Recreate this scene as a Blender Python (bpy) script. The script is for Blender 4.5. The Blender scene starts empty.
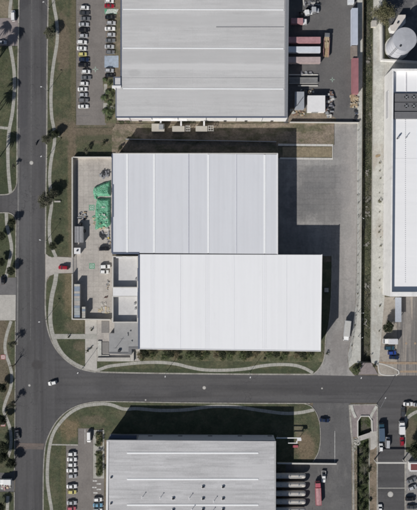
import bpy, bmesh, math, random
from mathutils import Vector, Matrix
from mathutils.geometry import tessellate_polygon
R = math.radians
random.seed(11)
scene = bpy.context.scene
C = scene.collection

# ------------------------------------------------------------------ camera, sky, sun, exposure
S, CX, CY, H = 0.45, 208.5, 255.0, 330.0
def W(px, py, z=0.0):
    k = S * (H - z) / H
    return Vector(((px - CX) * k, (CY - py) * k, z))
cam_d = bpy.data.cameras.new('camera')
cam = bpy.data.objects.new('camera', cam_d); C.objects.link(cam)
cam.location = (0, 0, H); cam.rotation_euler = (0, 0, 0)
cam_d.sensor_fit = 'HORIZONTAL'; cam_d.sensor_width = 36.0
cam_d.lens = 36.0 * H / (417 * S); cam_d.clip_end = 5000; cam_d.clip_start = 1.0
scene.camera = cam
ELEV, AZ = R(37.0), R(36.0)           # sun stands south-west of the frame: shadows run up and right
world = bpy.data.worlds.new('World'); scene.world = world; world.use_nodes = True
wn = world.node_tree
bg = wn.nodes['Background']
sky = wn.nodes.new('ShaderNodeTexSky'); sky.sky_type = 'NISHITA'; sky.sun_disc = False
sky.sun_elevation = ELEV; sky.sun_rotation = AZ + math.pi
wn.links.new(sky.outputs[0], bg.inputs[0]); bg.inputs[1].default_value = 0.05
sun_d = bpy.data.lights.new('sun', 'SUN'); sun_d.energy = 4.2; sun_d.angle = R(0.5); sun_d.color = (1.0, 0.965, 0.92)
sun = bpy.data.objects.new('sun', sun_d); C.objects.link(sun)
to_sun = Vector((-math.sin(AZ) * math.cos(ELEV), -math.cos(AZ) * math.cos(ELEV), math.sin(ELEV)))
sun.rotation_euler = to_sun.to_track_quat('Z', 'Y').to_euler()
sun.location = to_sun * 400
vs = scene.view_settings
vs.view_transform = 'Standard'; vs.look = 'None'; vs.gamma = 1.0; vs.exposure = 0.0
try: scene.cycles.filter_width = 2.0
except Exception: pass

# ------------------------------------------------------------------ materials
MATS = {}
class N:
    def __init__(s, name, rough=0.9, metal=0.0, place=False):
        s.m = bpy.data.materials.new(name); s.m.use_nodes = True
        s.t = s.m.node_tree; s.b = s.t.nodes['Principled BSDF']
        s.b.inputs['Roughness'].default_value = rough; s.b.inputs['Metallic'].default_value = metal
        s.tc = s.t.nodes.new('ShaderNodeTexCoord'); s.src = s.tc.outputs['Object']
        if place: s.src = s.t.nodes.new('ShaderNodeNewGeometry').outputs['Position']     # alike pieces share stains across joints
    def n(s, k): return s.t.nodes.new(k)
    def l(s, a, b): s.t.links.new(a, b)
    def noise(s, scale, detail=5, rough=0.6, mp=None, off=(0, 0, 0), dist=0.0):
        v = s.src
        m = s.n('ShaderNodeMapping'); m.inputs['Location'].default_value = off
        if mp: m.inputs['Scale'].default_value = mp
        s.l(v, m.inputs[0]); v = m.outputs[0]
        t = s.n('ShaderNodeTexNoise'); t.inputs['Scale'].default_value = scale
        t.inputs['Detail'].default_value = detail; t.inputs['Roughness'].default_value = rough
        t.inputs['Distortion'].default_value = dist
        s.l(v, t.inputs['Vector']); return t.outputs[0]
    def ramp(s, fac, stops):
        r = s.n('ShaderNodeValToRGB'); e = r.color_ramp.elements
        while len(e) < len(stops): e.new(0.5)
        for i, (p, c) in enumerate(stops):
            e[i].position = p; e[i].color = (*c, 1) if not isinstance(c, (int, float)) else (c, c, c, 1)
        s.l(fac, r.inputs[0]); return r.outputs[0]
    def mix(s, fac, a, b, mode='MIX'):
        m = s.n('ShaderNodeMix'); m.data_type = 'RGBA'; m.blend_type = mode
        if isinstance(fac, (int, float)): m.inputs[0].default_value = fac
        else: s.l(fac, m.inputs[0])
        for v, i in ((a, 6), (b, 7)):
            if isinstance(v, tuple): m.inputs[i].default_value = (*v, 1)
            else: s.l(v, m.inputs[i])
        return m.outputs[2]
    def math(s, op, a, b=0.0, clamp=False):
        m = s.n('ShaderNodeMath'); m.operation = op; m.use_clamp = clamp
        for v, i in ((a, 0), (b, 1)):
            if isinstance(v, (int, float)): m.inputs[i].default_value = v
            else: s.l(v, m.inputs[i])
        return m.outputs[0]
    def xyz(s):
        x = s.n('ShaderNodeSeparateXYZ'); s.l(s.src, x.inputs[0]); return x.outputs
    def bump(s, scale, strength, dist=0.05, mp=None):
        b = s.n('ShaderNodeBump'); b.inputs['Strength'].default_value = strength; b.inputs['Distance'].default_value = dist
        s.l(s.noise(scale, 4, 0.7, mp), b.inputs['Height']); s.l(b.outputs[0], s.b.inputs['Normal'])
    def blob(s, cx, cy, rx, ry, wob=0.9, sc=0.25):
        """irregular spot in place coordinates: 1 inside, 0 outside"""
        x = s.xyz(); c = W(cx, cy)
        dx = s.math('DIVIDE', s.math('SUBTRACT', x[0], c.x), rx * S); dy = s.math('DIVIDE', s.math('SUBTRACT', x[1], c.y), ry * S)
        d = s.math('SQRT', s.math('ADD', s.math('MULTIPLY', dx, dx), s.math('MULTIPLY', dy, dy)))
        w = s.math('MULTIPLY', s.math('SUBTRACT', s.noise(sc, 5, 0.65, off=(cx, cy, 0)), 0.5), wob * 2)
        return s.math('MULTIPLY', s.math('SUBTRACT', 1.35, s.math('ADD', d, w)), 1.8, True)
    def done(s, col):
        s.l(col, s.b.inputs['Base Color']); return s.m

def sc(c, k): return tuple(min(1, v * k) for v in c)
def surf(name, base, var=0.25, scale=0.3, fine=0.25, fscale=3.0, over=(), blobs=(), rough=0.92, bump=0.4, bscale=3.0, bdist=0.04, metal=0.0, place=False):
    """matt ground-like surface: broad noise, fine grain, patches (over), placed irregular spots (blobs)"""
    if name in MATS: return MATS[name]
    a = N(name, rough, metal, place); kk = 1 + fine * 0.75; base = sc(base, kk)
    over = [(o[0], o[1], o[2], o[3], sc(o[4], kk), o[5]) for o in over]; blobs = [(*o[:4], sc(o[4], kk), o[5]) for o in blobs]
    col = a.ramp(a.noise(scale, 6, 0.65), [(0.3, sc(base, 1 - var)), (0.7, sc(base, 1 + var))])
    for (s_, mp, lo, hi, c, amt) in over:
        f = a.ramp(a.noise(s_, 5, 0.65, mp, off=(s_ * 37, s_ * 91, 0)), [(lo, 0.0), (hi, float(amt))])
        col = a.mix(f, col, c)
    for (bx, by, rx, ry, c, amt) in blobs:
        f = a.math('MULTIPLY', a.blob(bx, by, rx, ry), amt)
        col = a.mix(f, col, c)
    g = a.ramp(a.noise(fscale, 3, 0.75, off=(5, 9, 0)), [(0.3, 1 - fine), (0.7, 1 + fine * 0.0 + 0.0)])
    g2 = a.ramp(a.noise(fscale * 0.33, 4, 0.7, off=(15, 3, 0)), [(0.35, 1 - fine * 0.7), (0.65, 1.0)])
    col = a.mix(1.0, col, g, 'MULTIPLY'); col = a.mix(1.0, col, g2, 'MULTIPLY')
    if place:
        oi = a.n('ShaderNodeObjectInfo'); col = a.mix(1.0, col, a.ramp(oi.outputs['Random'], [(0, .955), (1, 1.02)]), 'MULTIPLY')
    if bump: a.bump(bscale, bump, bdist)
    MATS[name] = a.done(col); return MATS[name]

def plain(name, base, rough=0.6, metal=0.0, var=0.12, scale=1.5, coat=0.0):
    if name in MATS: return MATS[name]
    a = N(name, rough, metal)
    col = a.ramp(a.noise(scale, 4, 0.6), [(0.3, sc(base, 1 - var)), (0.7, sc(base, 1 + var * 0.5))])
    if coat: a.b.inputs['Coat Weight'].default_value = coat; a.b.inputs['Coat Roughness'].default_value = 0.08
    MATS[name] = a.done(col); return MATS[name]

BROWN = (0.185, 0.145, 0.105); GREEN = (0.070, 0.083, 0.044); TAN = (0.27, 0.225, 0.165); DGREEN = (0.038, 0.054, 0.027)
STONE = (0.40, 0.375, 0.335)
M = {}
def street_mat():
    a = N('street_asphalt', 0.9)
    base = a.ramp(a.noise(0.05, 5, 0.6), [(0.3, (0.082, 0.080, 0.083)), (0.7, (0.104, 0.101, 0.103))])
    x = a.xyz()
    va = a.noise(1.0, 4, 0.6, (0.42, 0.012, 1)); ha = a.noise(1.0, 4, 0.6, (0.012, 0.42, 1), off=(3, 40, 0))
    sel = a.n('ShaderNodeMapRange'); x0 = W(46, 0).x; sel.inputs[1].default_value = x0; sel.inputs[2].default_value = x0 + 12
    a.l(x[0], sel.inputs[0])
    st = a.n('ShaderNodeMix'); a.l(sel.outputs[0], st.inputs[0]); a.l(va, st.inputs[2]); a.l(ha, st.inputs[3])
    col = a.mix(1.0, base, a.ramp(st.outputs[0], [(0.34, 0.74), (0.5, 0.98), (0.68, 1.2)]), 'MULTIPLY')
    # old repairs and wear
    for (bx, by, rx, ry, c, amt) in [(24, 60, 5, 90, (0.066, 0.066, 0.072), 0.6), (24, 215, 6, 40, (0.15, 0.15, 0.155), 0.4), (24, 300, 5, 60, (0.13, 0.13, 0.13), 0.35), (37, 365, 4.5, 4, (0.062, 0.058, 0.058), 0.85),
                                (36, 383, 2.2, 20, (0.066, 0.064, 0.066), 0.6), (40, 300, 3, 50, (0.075, 0.073, 0.078), 0.5), (27, 410, 8, 40, (0.13, 0.128, 0.128), 0.35),
                                (150, 381, 90, 4, (0.125, 0.12, 0.118), 0.35), (230, 394, 60, 4, (0.125, 0.12, 0.118), 0.3), (330, 384, 40, 6, (0.085, 0.083, 0.085), 0.5), (30, 20, 10, 14, (.115, .113, .115), .5), (38, 118, 6, 20, (.112, .11, .112), .5), (110, 386, 14, 8, (.07, .069, .071), .5), (190, 394, 18, 3, (.066, .065, .067), .6), (390, 470, 10, 30, (.075, .074, .076), .5), (300, 398, 22, 3, (.115, .113, .113), .6)]:
        col = a.mix(a.math('MULTIPLY', a.blob(bx, by, rx, ry, 0.7, 0.15), amt), col, c)
    # cracks sealed with dark tar
    v = a.n('ShaderNodeTexVoronoi'); v.feature = 'DISTANCE_TO_EDGE'; v.inputs['Scale'].default_value = 0.11
    m = a.n('ShaderNodeMapping'); wv = a.n('ShaderNodeVectorMath'); wv.operation = 'ADD'
    nz = a.n('ShaderNodeTexNoise'); nz.inputs['Scale'].default_value = 0.3; a.l(a.tc.outputs['Object'], nz.inputs['Vector'])
    ms = a.n('ShaderNodeVectorMath'); ms.operation = 'SCALE'; ms.inputs['Scale'].default_value = 6; a.l(nz.outputs['Color'], ms.inputs[0])
    a.l(a.tc.outputs['Object'], wv.inputs[0]); a.l(ms.outputs[0], wv.inputs[1]); a.l(wv.outputs[0], v.inputs['Vector'])
    crack = a.ramp(v.outputs['Distance'], [(0.0, 1.0), (0.014, 0.0)])
    cm = a.mix(1.0, crack, a.ramp(a.noise(0.08, 3, 0.5, off=(50, 0, 0)), [(0.42, 0.0), (0.55, 0.7)]), 'MULTIPLY')
    col = a.mix(cm, col, (0.045, 0.045, 0.048))
    g = a.ramp(a.noise(4.0, 3, 0.8), [(0.3, 0.78), (0.7, 1.12)])
    col = a.mix(1.0, col, g, 'MULTIPLY')
    col = a.mix(1.0, col, a.ramp(a.noise(0.9, 4, 0.7, off=(9, 9, 0)), [(0.3, 0.88), (0.7, 1.06)]), 'MULTIPLY')
    a.bump(6, 0.3, 0.02)
    return a.done(col)
M['street'] = street_mat()
M['soil'] = surf('dry_soil', (0.185, 0.15, 0.11), 0.25, 0.12, 0.35, 2.2, over=[(0.1, None, 0.45, 0.62, GREEN, 0.8), (0.5, None, 0.55, 0.7, TAN, 0.5)])
def lawn(name, blobs=(), base=GREEN, dry=0.55, lo=0.52, drycol=BROWN):
    return surf(name, base, 0.28, 0.16, 0.42, 2.6, over=[(0.09, None, lo, lo + 0.14, drycol, dry), (0.22, None, 0.46, 0.62, (0.13, 0.122, 0.072), 0.7), (0.55, None, 0.55, 0.72, (0.12, 0.12, 0.062), 0.6), (0.32, None, 0.60, 0.72, DGREEN, 0.6), (1.3, None, 0.6, 0.75, TAN, 0.35)], blobs=blobs, bump=0.8, bscale=2.5, bdist=0.12)
M['lawn_nw'] = lawn('lawn_north', blobs=[(63, 45, 7, 28, BROWN, 0.8), (74, 60, 3.2, 80, (0.15, 0.13, 0.08), 0.75), (64, 128, 11, 8, BROWN, 0.6), (95, 133, 28, 10, BROWN, 0.75), (72, 150, 4, 26, BROWN, 0.85), (71, 200, 3, 60, (0.16, 0.13, 0.085), 0.7), (58, 235, 6, 10, GREEN, 0.5), (105, 138, 22, 3, GREEN, 0.7), (84, 140, 8, 5, GREEN, 0.5), (58, 200, 5, 20, DGREEN, 0.6)], lo=0.56)
M['lawn_mid'] = lawn('lawn_west_of_yard', blobs=[(70, 292, 6, 22, (0.20, 0.16, 0.10), 0.85), (76, 326, 10, 7, BROWN, 0.5), (58, 320, 6, 12, DGREEN, 0.7), (66, 350, 10, 9, DGREEN, 0.6), (79, 346, 5, 5, BROWN, 0.5)], lo=0.6)
M['lawn_left'] = lawn('lawn_left_edge', blobs=[(4, 8, 8, 10, TAN, 0.8), (2, 335, 7, 22, BROWN, 0.8), (3, 372, 6, 20, BROWN, 0.7), (5, 175, 9, 22, DGREEN, 0.6), (4, 250, 10, 22, GREEN, 0.6), (10, 400, 5, 12, BROWN, 0.55)], lo=0.55)
M['lawn_s'] = lawn('lawn_street_edge', blobs=[(200, 371, 130, 2.5, DGREEN, 0.5)], dry=0.3, lo=0.6)
M['lawn_sw'] = lawn('lawn_south_west', blobs=[(70, 428, 9, 11, (0.22, 0.165, 0.10), 0.85), (92, 420, 12, 4, BROWN, 0.55), (75, 418, 8, 3, GREEN, 0.5), (64, 470, 3, 40, (0.13, 0.12, 0.06), 0.5)], lo=0.6)
M['lawn_se'] = lawn('lawn_by_south_shed', blobs=[(306, 447, 9, 13, (0.22, 0.165, 0.11), 0.85), (298, 430, 4, 6, TAN, 0.5)], lo=0.58)
M['bed'] = surf('planting_bed', (0.125, 0.13, 0.075), 0.3, 0.25, 0.45, 2.5, over=[(0.12, (1, 0.6, 1), 0.48, 0.62, (0.24, 0.19, 0.12), 0.8), (0.3, None, 0.55, 0.68, GREEN, 0.8)], bump=0.8, bdist=0.12)
M['dirt'] = surf('rough_dirt', (0.27, 0.22, 0.17), 0.25, 0.3, 0.4, 2.4, over=[(0.2, (0.5, 1.3, 1), 0.48, 0.6, (0.09, 0.10, 0.05), 0.7), (0.8, None, 0.56, 0.7, (0.27, 0.22, 0.17), 0.6), (1.6, None, 0.6, 0.72, (0.09, 0.07, 0.05), 0.5)], bump=0.9, bdist=0.15)
M['gravel'] = surf('tan_gravel', (0.27, 0.225, 0.15), 0.2, 0.5, 0.4, 3.5, bump=0.7)
M['lot'] = surf('car_park_asphalt', (0.20, 0.183, 0.170), 0.14, 0.12, 0.22, 3.5, over=[(0.25, (1, 0.25, 1), 0.55, 0.7, (0.155, 0.142, 0.135), 0.6), (0.9, None, 0.64, 0.72, (0.10, 0.092, 0.088), 0.7), (0.35, None, 0.62, 0.68, (0.15, 0.138, 0.13), 0.6), (0.07, None, 0.52, 0.66, (0.24, 0.22, 0.205), 0.6)])
M['lot_dark'] = surf('lorry_yard_asphalt', (0.122, 0.119, 0.119), 0.15, 0.1, 0.22, 3.5, over=[(0.2, (1, 0.15, 1), 0.53, 0.68, (0.10, 0.098, 0.10), 0.6), (0.08, None, 0.52, 0.64, (0.17, 0.165, 0.16), 0.6), (0.5, None, 0.61, 0.70, (0.07, 0.068, 0.068), 0.75), (0.3, (1, .3, 1), .57, .66, (.165, .16, .155), .6)], blobs=[(336, 40, 14, 50, (0.155, 0.148, 0.142), 0.5)])
M['yard'] = surf('yard_concrete', (0.44, 0.41, 0.375), 0.12, 0.15, 0.2, 3.0, over=[(0.12, None, 0.52, 0.68, (0.31, 0.285, 0.265), 0.7), (0.5, None, 0.62, 0.75, (0.24, 0.22, 0.20), 0.6), (0.2, (1, 0.2, 1), 0.55, 0.7, (0.46, 0.43, 0.40), 0.5)])
M['yard_slab'] = surf('yard_slab_concrete', place=True, base=(0.44, 0.41, 0.375), var=0.12, scale=0.15, fine=0.2, fscale=3.0, over=[(0.12, None, 0.52, 0.68, (0.31, 0.285, 0.265), 0.7), (0.5, None, 0.62, 0.75, (0.24, 0.22, 0.20), 0.6), (0.2, (1, 0.2, 1), 0.55, 0.7, (0.46, 0.43, 0.40), 0.5)])
M['eyard'] = surf('worn_yard_concrete', (0.335, 0.32, 0.305), 0.12, 0.08, 0.22, 3.0, over=[(0.06, (1, 0.35, 1), 0.47, 0.62, (0.235, 0.228, 0.222), 0.9), (0.16, (1, 0.5, 1), 0.5, 0.6, (0.36, 0.35, 0.335), 0.45), (0.5, (0.3, 1, 1), 0.58, 0.66, (0.18, 0.175, 0.17), 0.55), (0.4, (1, .6, 1), 0.5, 0.6, (0.19, 0.187, 0.184), 0.4), (0.9, (.5, 1, 1), 0.56, 0.66, (0.38, 0.37, 0.355), 0.35), (1.0, (.5, .02, 1), 0.54, 0.64, (0.2, 0.19, 0.18), 0.35), (0.25, (1, 0.2, 1), 0.54, 0.68, (0.25, 0.24, 0.23), 0.7), (0.7, None, 0.6, 0.75, (0.2, 0.19, 0.18), 0.6)],
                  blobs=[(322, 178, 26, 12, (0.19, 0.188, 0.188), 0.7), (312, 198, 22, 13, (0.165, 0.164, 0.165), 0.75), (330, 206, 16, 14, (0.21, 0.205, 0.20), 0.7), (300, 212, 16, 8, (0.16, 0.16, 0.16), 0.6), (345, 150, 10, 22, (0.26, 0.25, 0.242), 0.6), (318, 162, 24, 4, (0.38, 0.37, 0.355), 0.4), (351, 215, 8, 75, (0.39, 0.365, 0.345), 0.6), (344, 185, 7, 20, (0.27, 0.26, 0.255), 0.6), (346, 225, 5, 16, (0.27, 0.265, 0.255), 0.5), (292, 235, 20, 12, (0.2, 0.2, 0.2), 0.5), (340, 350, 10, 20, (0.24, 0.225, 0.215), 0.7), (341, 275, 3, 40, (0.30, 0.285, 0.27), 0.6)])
M['eyard_slab'] = surf('worn_yard_slab', place=True, base=(0.335, 0.32, 0.305), var=0.12, scale=0.08, fine=0.22, fscale=3.0, over=[(0.06, (1, 0.35, 1), 0.47, 0.62, (0.235, 0.228, 0.222), 0.9), (0.16, (1, 0.5, 1), 0.5, 0.6, (0.36, 0.35, 0.335), 0.45), (0.5, (0.3, 1, 1), 0.58, 0.66, (0.18, 0.175, 0.17), 0.55), (0.4, (1, .6, 1), 0.5, 0.6, (0.19, 0.187, 0.184), 0.4), (0.9, (.5, 1, 1), 0.56, 0.66, (0.38, 0.37, 0.355), 0.35), (1.0, (.5, .02, 1), 0.54, 0.64, (0.2, 0.19, 0.18), 0.35), (0.25, (1, 0.2, 1), 0.54, 0.68, (0.25, 0.24, 0.23), 0.7), (0.7, None, 0.6, 0.75, (0.2, 0.19, 0.18), 0.6)],
                  blobs=[(322, 178, 26, 12, (0.19, 0.188, 0.188), 0.7), (312, 198, 22, 13, (0.165, 0.164, 0.165), 0.75), (330, 206, 16, 14, (0.21, 0.205, 0.20), 0.7), (300, 212, 16, 8, (0.16, 0.16, 0.16), 0.6), (345, 150, 10, 22, (0.26, 0.25, 0.242), 0.6), (318, 162, 24, 4, (0.38, 0.37, 0.355), 0.4), (351, 215, 8, 75, (0.39, 0.365, 0.345), 0.6), (344, 185, 7, 20, (0.27, 0.26, 0.255), 0.6), (346, 225, 5, 16, (0.27, 0.265, 0.255), 0.5), (292, 235, 20, 12, (0.2, 0.2, 0.2), 0.5), (340, 350, 10, 20, (0.24, 0.225, 0.215), 0.7), (341, 275, 3, 40, (0.30, 0.285, 0.27), 0.6)])
M['walk'] = surf('sidewalk_concrete', (0.38, 0.37, 0.335), 0.13, 0.4, 0.2, 2.5, over=[(0.3, None, 0.55, 0.7, (0.26, 0.25, 0.22), 0.6)])
M['kerb'] = surf('kerb_concrete', (0.36, 0.345, 0.31), 0.15, 0.5, 0.25, 2.0, over=[(0.25, None, 0.5, 0.62, (0.22, 0.20, 0.175), 0.8)])
M['bank'] = surf('canal_bank_concrete', (0.49, 0.485, 0.445), 0.14, 0.2, 0.25, 2.5, over=[(0.2, (1, 0.3, 1), 0.52, 0.66, (0.40, 0.365, 0.315), 0.8), (0.9, None, 0.64, 0.74, (0.16, 0.14, 0.10), 0.7)])
M['paleconc'] = surf('pale_concrete', (0.46, 0.44, 0.405), 0.1, 0.2, 0.18, 2.5, over=[(0.15, (0.3, 1, 1), 0.52, 0.68, (0.37, 0.35, 0.32), 0.7)])
M['stripeyard'] = surf('stained_lane_concrete', (0.255, 0.235, 0.215), 0.15, 0.2, 0.22, 3.0, over=[(0.6, (1, 0.03, 1), 0.48, 0.54, (0.15, 0.142, 0.138), 0.85), (0.45, (1, 0.03, 1), 0.54, 0.6, (0.36, 0.315, 0.27), 0.7), (0.3, None, .56, .68, (.16, .15, .14), .5)])
M['pinkpave'] = surf('pinkish_paving', (0.27, 0.235, 0.23), 0.15, 0.3, 0.25, 2.5, over=[(0.4, None, 0.55, 0.7, (0.19, 0.165, 0.16), 0.6)])
M['hump'] = surf('brown_crossing_paving', (0.165, 0.135, 0.12), 0.15, 0.5, 0.3, 3.0, over=[(0.5, (0.3, 1, 1), 0.5, 0.65, (0.12, 0.11, 0.105), 0.7)])
M['canalfloor'] = surf('canal_bed', (0.095, 0.09, 0.068), 0.4, 0.3, 0.45, 2.2, over=[(0.15, (1.5, 0.4, 1), 0.45, 0.58, (0.075, 0.083, 0.045), 0.9), (0.35, (1.2, 0.5, 1), 0.58, 0.64, (0.20, 0.19, 0.165), 0.8), (0.12, (2, 0.3, 1), 0.55, 0.6, (0.02, 0.022, 0.018), 0.9)], bump=1.0, bdist=0.2)
def wall_surf(n, c): return surf(n, c, 0.06, 0.3, 0.1, 2.5, over=[(0.3, (1, 1, 0.15), 0.56, 0.7, sc(c, 0.75), 0.6)], rough=0.7, bump=0.15)
M['wwall'] = wall_surf('white_wall_paint', (0.80, 0.79, 0.77)); M['gwall'] = wall_surf('grey_wall_cladding', (0.34, 0.35, 0.37)); M['cwall'] = wall_surf('cream_wall_paint', (0.62, 0.58, 0.50))
M['capwhite'] = wall_surf('wall_capping', (0.56, 0.545, 0.51)); M['navy'] = plain('blue_grey_flashing_and_shade', (0.10, 0.12, 0.17), 0.5); M['grayflat'] = surf('flat_roof_grey', (0.31, 0.31, 0.31), 0.06, 0.3, 0.12, 2.5, over=[(0.2, None, 0.55, 0.7, (0.27, 0.27, 0.27), 0.5)], bump=0.2)  # the dark blue grey also paints fascia shade along the centre roofs
M['paleflat'] = surf('flat_roof_pale', (0.55, 0.545, 0.545), 0.06, 0.3, 0.12, 2.5, over=[(0.25, None, 0.56, 0.7, (0.42, 0.41, 0.41), 0.5)], bump=0.2)
M['whiteflat'] = surf('flat_roof_white', (0.74, 0.735, 0.735), 0.04, 0.3, 0.08, 2.5, bump=0.1)

def roof_mat(name, c, axis, period=1.0, dirt=0.5, tint=0.035, lap=12.0, stains=()):
    """sheet-metal roof: every sheet a slightly different tint, laps across the run, dirt washed along the run"""
    a = N(name, 0.55, 0.0, True); x = a.xyz()
    u, v = (x[0], x[1]) if axis == 'y' else (x[1], x[0])      # axis = direction the sheets run
    iu = a.math('FLOOR', a.math('DIVIDE', u, period)); v = a.math('ADD', v, lap * .47); iv = a.math('FLOOR', a.math('DIVIDE', v, lap))
    cb = a.n('ShaderNodeCombineXYZ'); a.l(iu, cb.inputs[0]); a.l(iv, cb.inputs[1])
    wn_ = a.n('ShaderNodeTexWhiteNoise'); a.l(cb.outputs[0], wn_.inputs['Vector'])
    col = a.ramp(wn_.outputs['Value'], [(0, sc(c, 1 - tint)), (1, sc(c, 1 + tint))])
    fv = a.math('FRACT', a.math('DIVIDE', v, lap))
    col = a.mix(a.ramp(fv, [(0.0, 0.15), (0.012, 0.0), (1.0, 0.0)]), col, sc(c, 0.6))
    fu = a.math('FRACT', a.math('DIVIDE', u, period / 2))
    col = a.mix(a.ramp(fu, [(0.0, 0.12), (0.25, 0.0), (0.8, 0.0), (1.0, 0.12)]), col, sc(c, 0.7))
    mp = (0.9, 0.05, 1) if axis == 'y' else (0.05, 0.9, 1)
    col = a.mix(1.0, col, a.ramp(a.noise(1.0, 5, 0.65, mp), [(0.35, 1 - 0.16 * dirt), (0.62, 1.0)]), 'MULTIPLY')
    col = a.mix(1.0, col, a.ramp(a.noise(0.06, 5, 0.6), [(0.32, 1 - 0.14 * dirt), (0.68, 1.0)]), 'MULTIPLY')
    col = a.mix(1.0, col, a.ramp(a.noise(1.6, 4, 0.7, off=(4, 4, 0)), [(0.3, 1 - 0.10 * dirt), (0.6, 1.0)]), 'MULTIPLY')
    col = a.mix(1.0, col, a.ramp(a.noise(0.35, 5, 0.7, (1, .35, 1) if axis == 'y' else (.35, 1, 1), off=(70, 4, 0)), [(0.58, 1.0), (0.74, 1 - 0.12 * dirt - .02)]), 'MULTIPLY')
    for (bx, by, rx, ry, k, amt) in stains: col = a.mix(a.math('MULTIPLY', a.blob(bx, by, rx, ry, .55, .2), amt), col, sc(c, k))
    a.b.inputs['Roughness'].default_value = 0.6
    return a.done(col)
M['roof_n'] = roof_mat('metal_roof_bluish', (0.70, 0.712, 0.742), 'y', 1.0, 0.2, 0.02, 900)
M['roof_s'] = roof_mat('metal_roof_white', (0.855, 0.86, 0.87), 'y', 1.0, 0.12, 0.012, 900)
M['roof_t'] = roof_mat('metal_roof_grey', (0.605, 0.60, 0.595), 'x', 1.0, 0.7, 0.02, 15, [(200, 27, 110, 5, .82, .6), (190, 62, 110, 6, .80, .65), (200, 100, 110, 5, .9, .5), (136, 78, 6, 3, .7, .5), (200, 72, 100, 3, 1.06, .6)])
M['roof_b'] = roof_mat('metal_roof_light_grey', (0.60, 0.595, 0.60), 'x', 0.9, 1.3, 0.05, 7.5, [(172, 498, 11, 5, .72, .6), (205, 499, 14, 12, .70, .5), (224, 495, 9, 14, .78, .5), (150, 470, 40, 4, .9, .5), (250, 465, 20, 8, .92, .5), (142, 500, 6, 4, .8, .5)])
M['roof_r'] = roof_mat('metal_roof_right', (0.87, 0.87, 0.875), 'x', 1.2, 0.12, 0.01, 60)
M['skylight'] = plain('translucent_skylight_sheet', (0.88, 0.89, 0.89), 0.35, 0, 0.05)
M['skyfaint'] = plain('aged_skylight_sheet', (0.80, 0.80, 0.83), 0.4, 0, 0.05)
M['metal'] = plain('galvanised_metal', (0.42, 0.43, 0.44), 0.45, 0.4); M['darkmetal'] = plain('dark_painted_metal', (0.05, 0.052, 0.057), 0.5, 0.2)
M['tyre'] = plain('tyre_rubber', (0.02, 0.02, 0.021), 0.85); M['rim'] = plain('wheel_rim', (0.45, 0.45, 0.47), 0.35, 0.7)
a_ = N('dark_vehicle_glass', 0.08); a_.b.inputs['Coat Weight'].default_value = 0.5
M['glass'] = a_.done(a_.ramp(a_.noise(0.8, 2), [(0.3, (0.012, 0.015, 0.018)), (0.7, (0.028, 0.033, 0.038))]))
M['lampglass'] = plain('headlight_lens', (0.75, 0.76, 0.78), 0.15); M['redlens'] = plain('red_lens', (0.35, 0.01, 0.01), 0.2)
M['wood'] = plain('weathered_wood', (0.36, 0.27, 0.17), 0.85, 0, 0.3); M['palewood'] = plain('pale_timber', (0.55, 0.45, 0.31), 0.85, 0, 0.25)
M['paint_white'] = surf('worn_white_paint', (0.62, 0.62, 0.60), 0.1, 0.8, 0.35, 3.0, over=[(1.2, None, 0.5, 0.62, (0.25, 0.24, 0.23), 0.8)], bump=0)
M['paint_faint'] = surf('faded_line_paint', (0.15, 0.148, 0.146), 0.15, 0.8, 0.35, 3.0, over=[(0.9, None, 0.45, 0.6, (0.10, 0.099, 0.10), 0.9)], bump=0)
M['paint_green'] = surf('green_ground_paint', (0.10, 0.33, 0.20), 0.15, 0.8, 0.25, 3.0, over=[(1.2, None, 0.52, 0.66, (0.28, 0.32, 0.27), 0.7)], bump=0)
M['paint_paleg'] = surf('pale_green_paint', (0.34, 0.45, 0.38), 0.15, 0.8, 0.25, 3.0, bump=0); M['paint_blue'] = surf('faded_blue_bay_paint', (0.33, 0.39, 0.47), 0.1, 0.4, 0.2, 3.0, over=[(0.6, None, 0.52, 0.68, (0.25, 0.27, 0.30), 0.7)], bump=0)
M['paint_orange'] = surf('orange_ground_paint', (0.36, 0.27, 0.19), 0.15, 0.6, 0.3, 3.0, over=[(0.6, None, 0.5, 0.65, (0.27, 0.23, 0.19), 0.8)], bump=0); M['yellow'] = plain('yellow_paint', (0.60, 0.48, 0.10), 0.6)
M['red'] = plain('red_paint', (0.42, 0.045, 0.05), 0.45, 0, 0.1); M['blackplastic'] = plain('black_plastic', (0.018, 0.018, 0.02), 0.6)
M['tar'] = plain('tar_seal', (0.05, 0.05, 0.053), 0.8)
def car_paint(name, c): return plain('car_paint_' + name, c, 0.3, 0.0, 0.03, 0.5, 0.6)
PAINT = {k: car_paint(k, v) for k, v in dict(white=(0.80, 0.80, 0.79), silver=(0.46, 0.47, 0.49), grey=(0.17, 0.175, 0.185), dark_grey=(0.06, 0.063, 0.07), black=(0.013, 0.013, 0.016), red=(0.30, 0.015, 0.03), yellow=(0.62, 0.56, 0.22),
         navy=(0.018, 0.03, 0.07), blue=(0.03, 0.07, 0.30), teal=(0.03, 0.075, 0.11), light_blue=(0.16, 0.32, 0.45), pink_red=(0.50, 0.13, 0.16), maroon=(0.22, 0.02, 0.05)).items()}
def leafy(name, c, v=0.35):
    a = N(name, 0.8)
    col = a.ramp(a.noise(1.2, 3), [(0.3, sc(c, 1 - v)), (0.7, sc(c, 1 + v))])
    a.b.inputs['Specular IOR Level'].default_value = 0.25
    return a.done(col)
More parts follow.
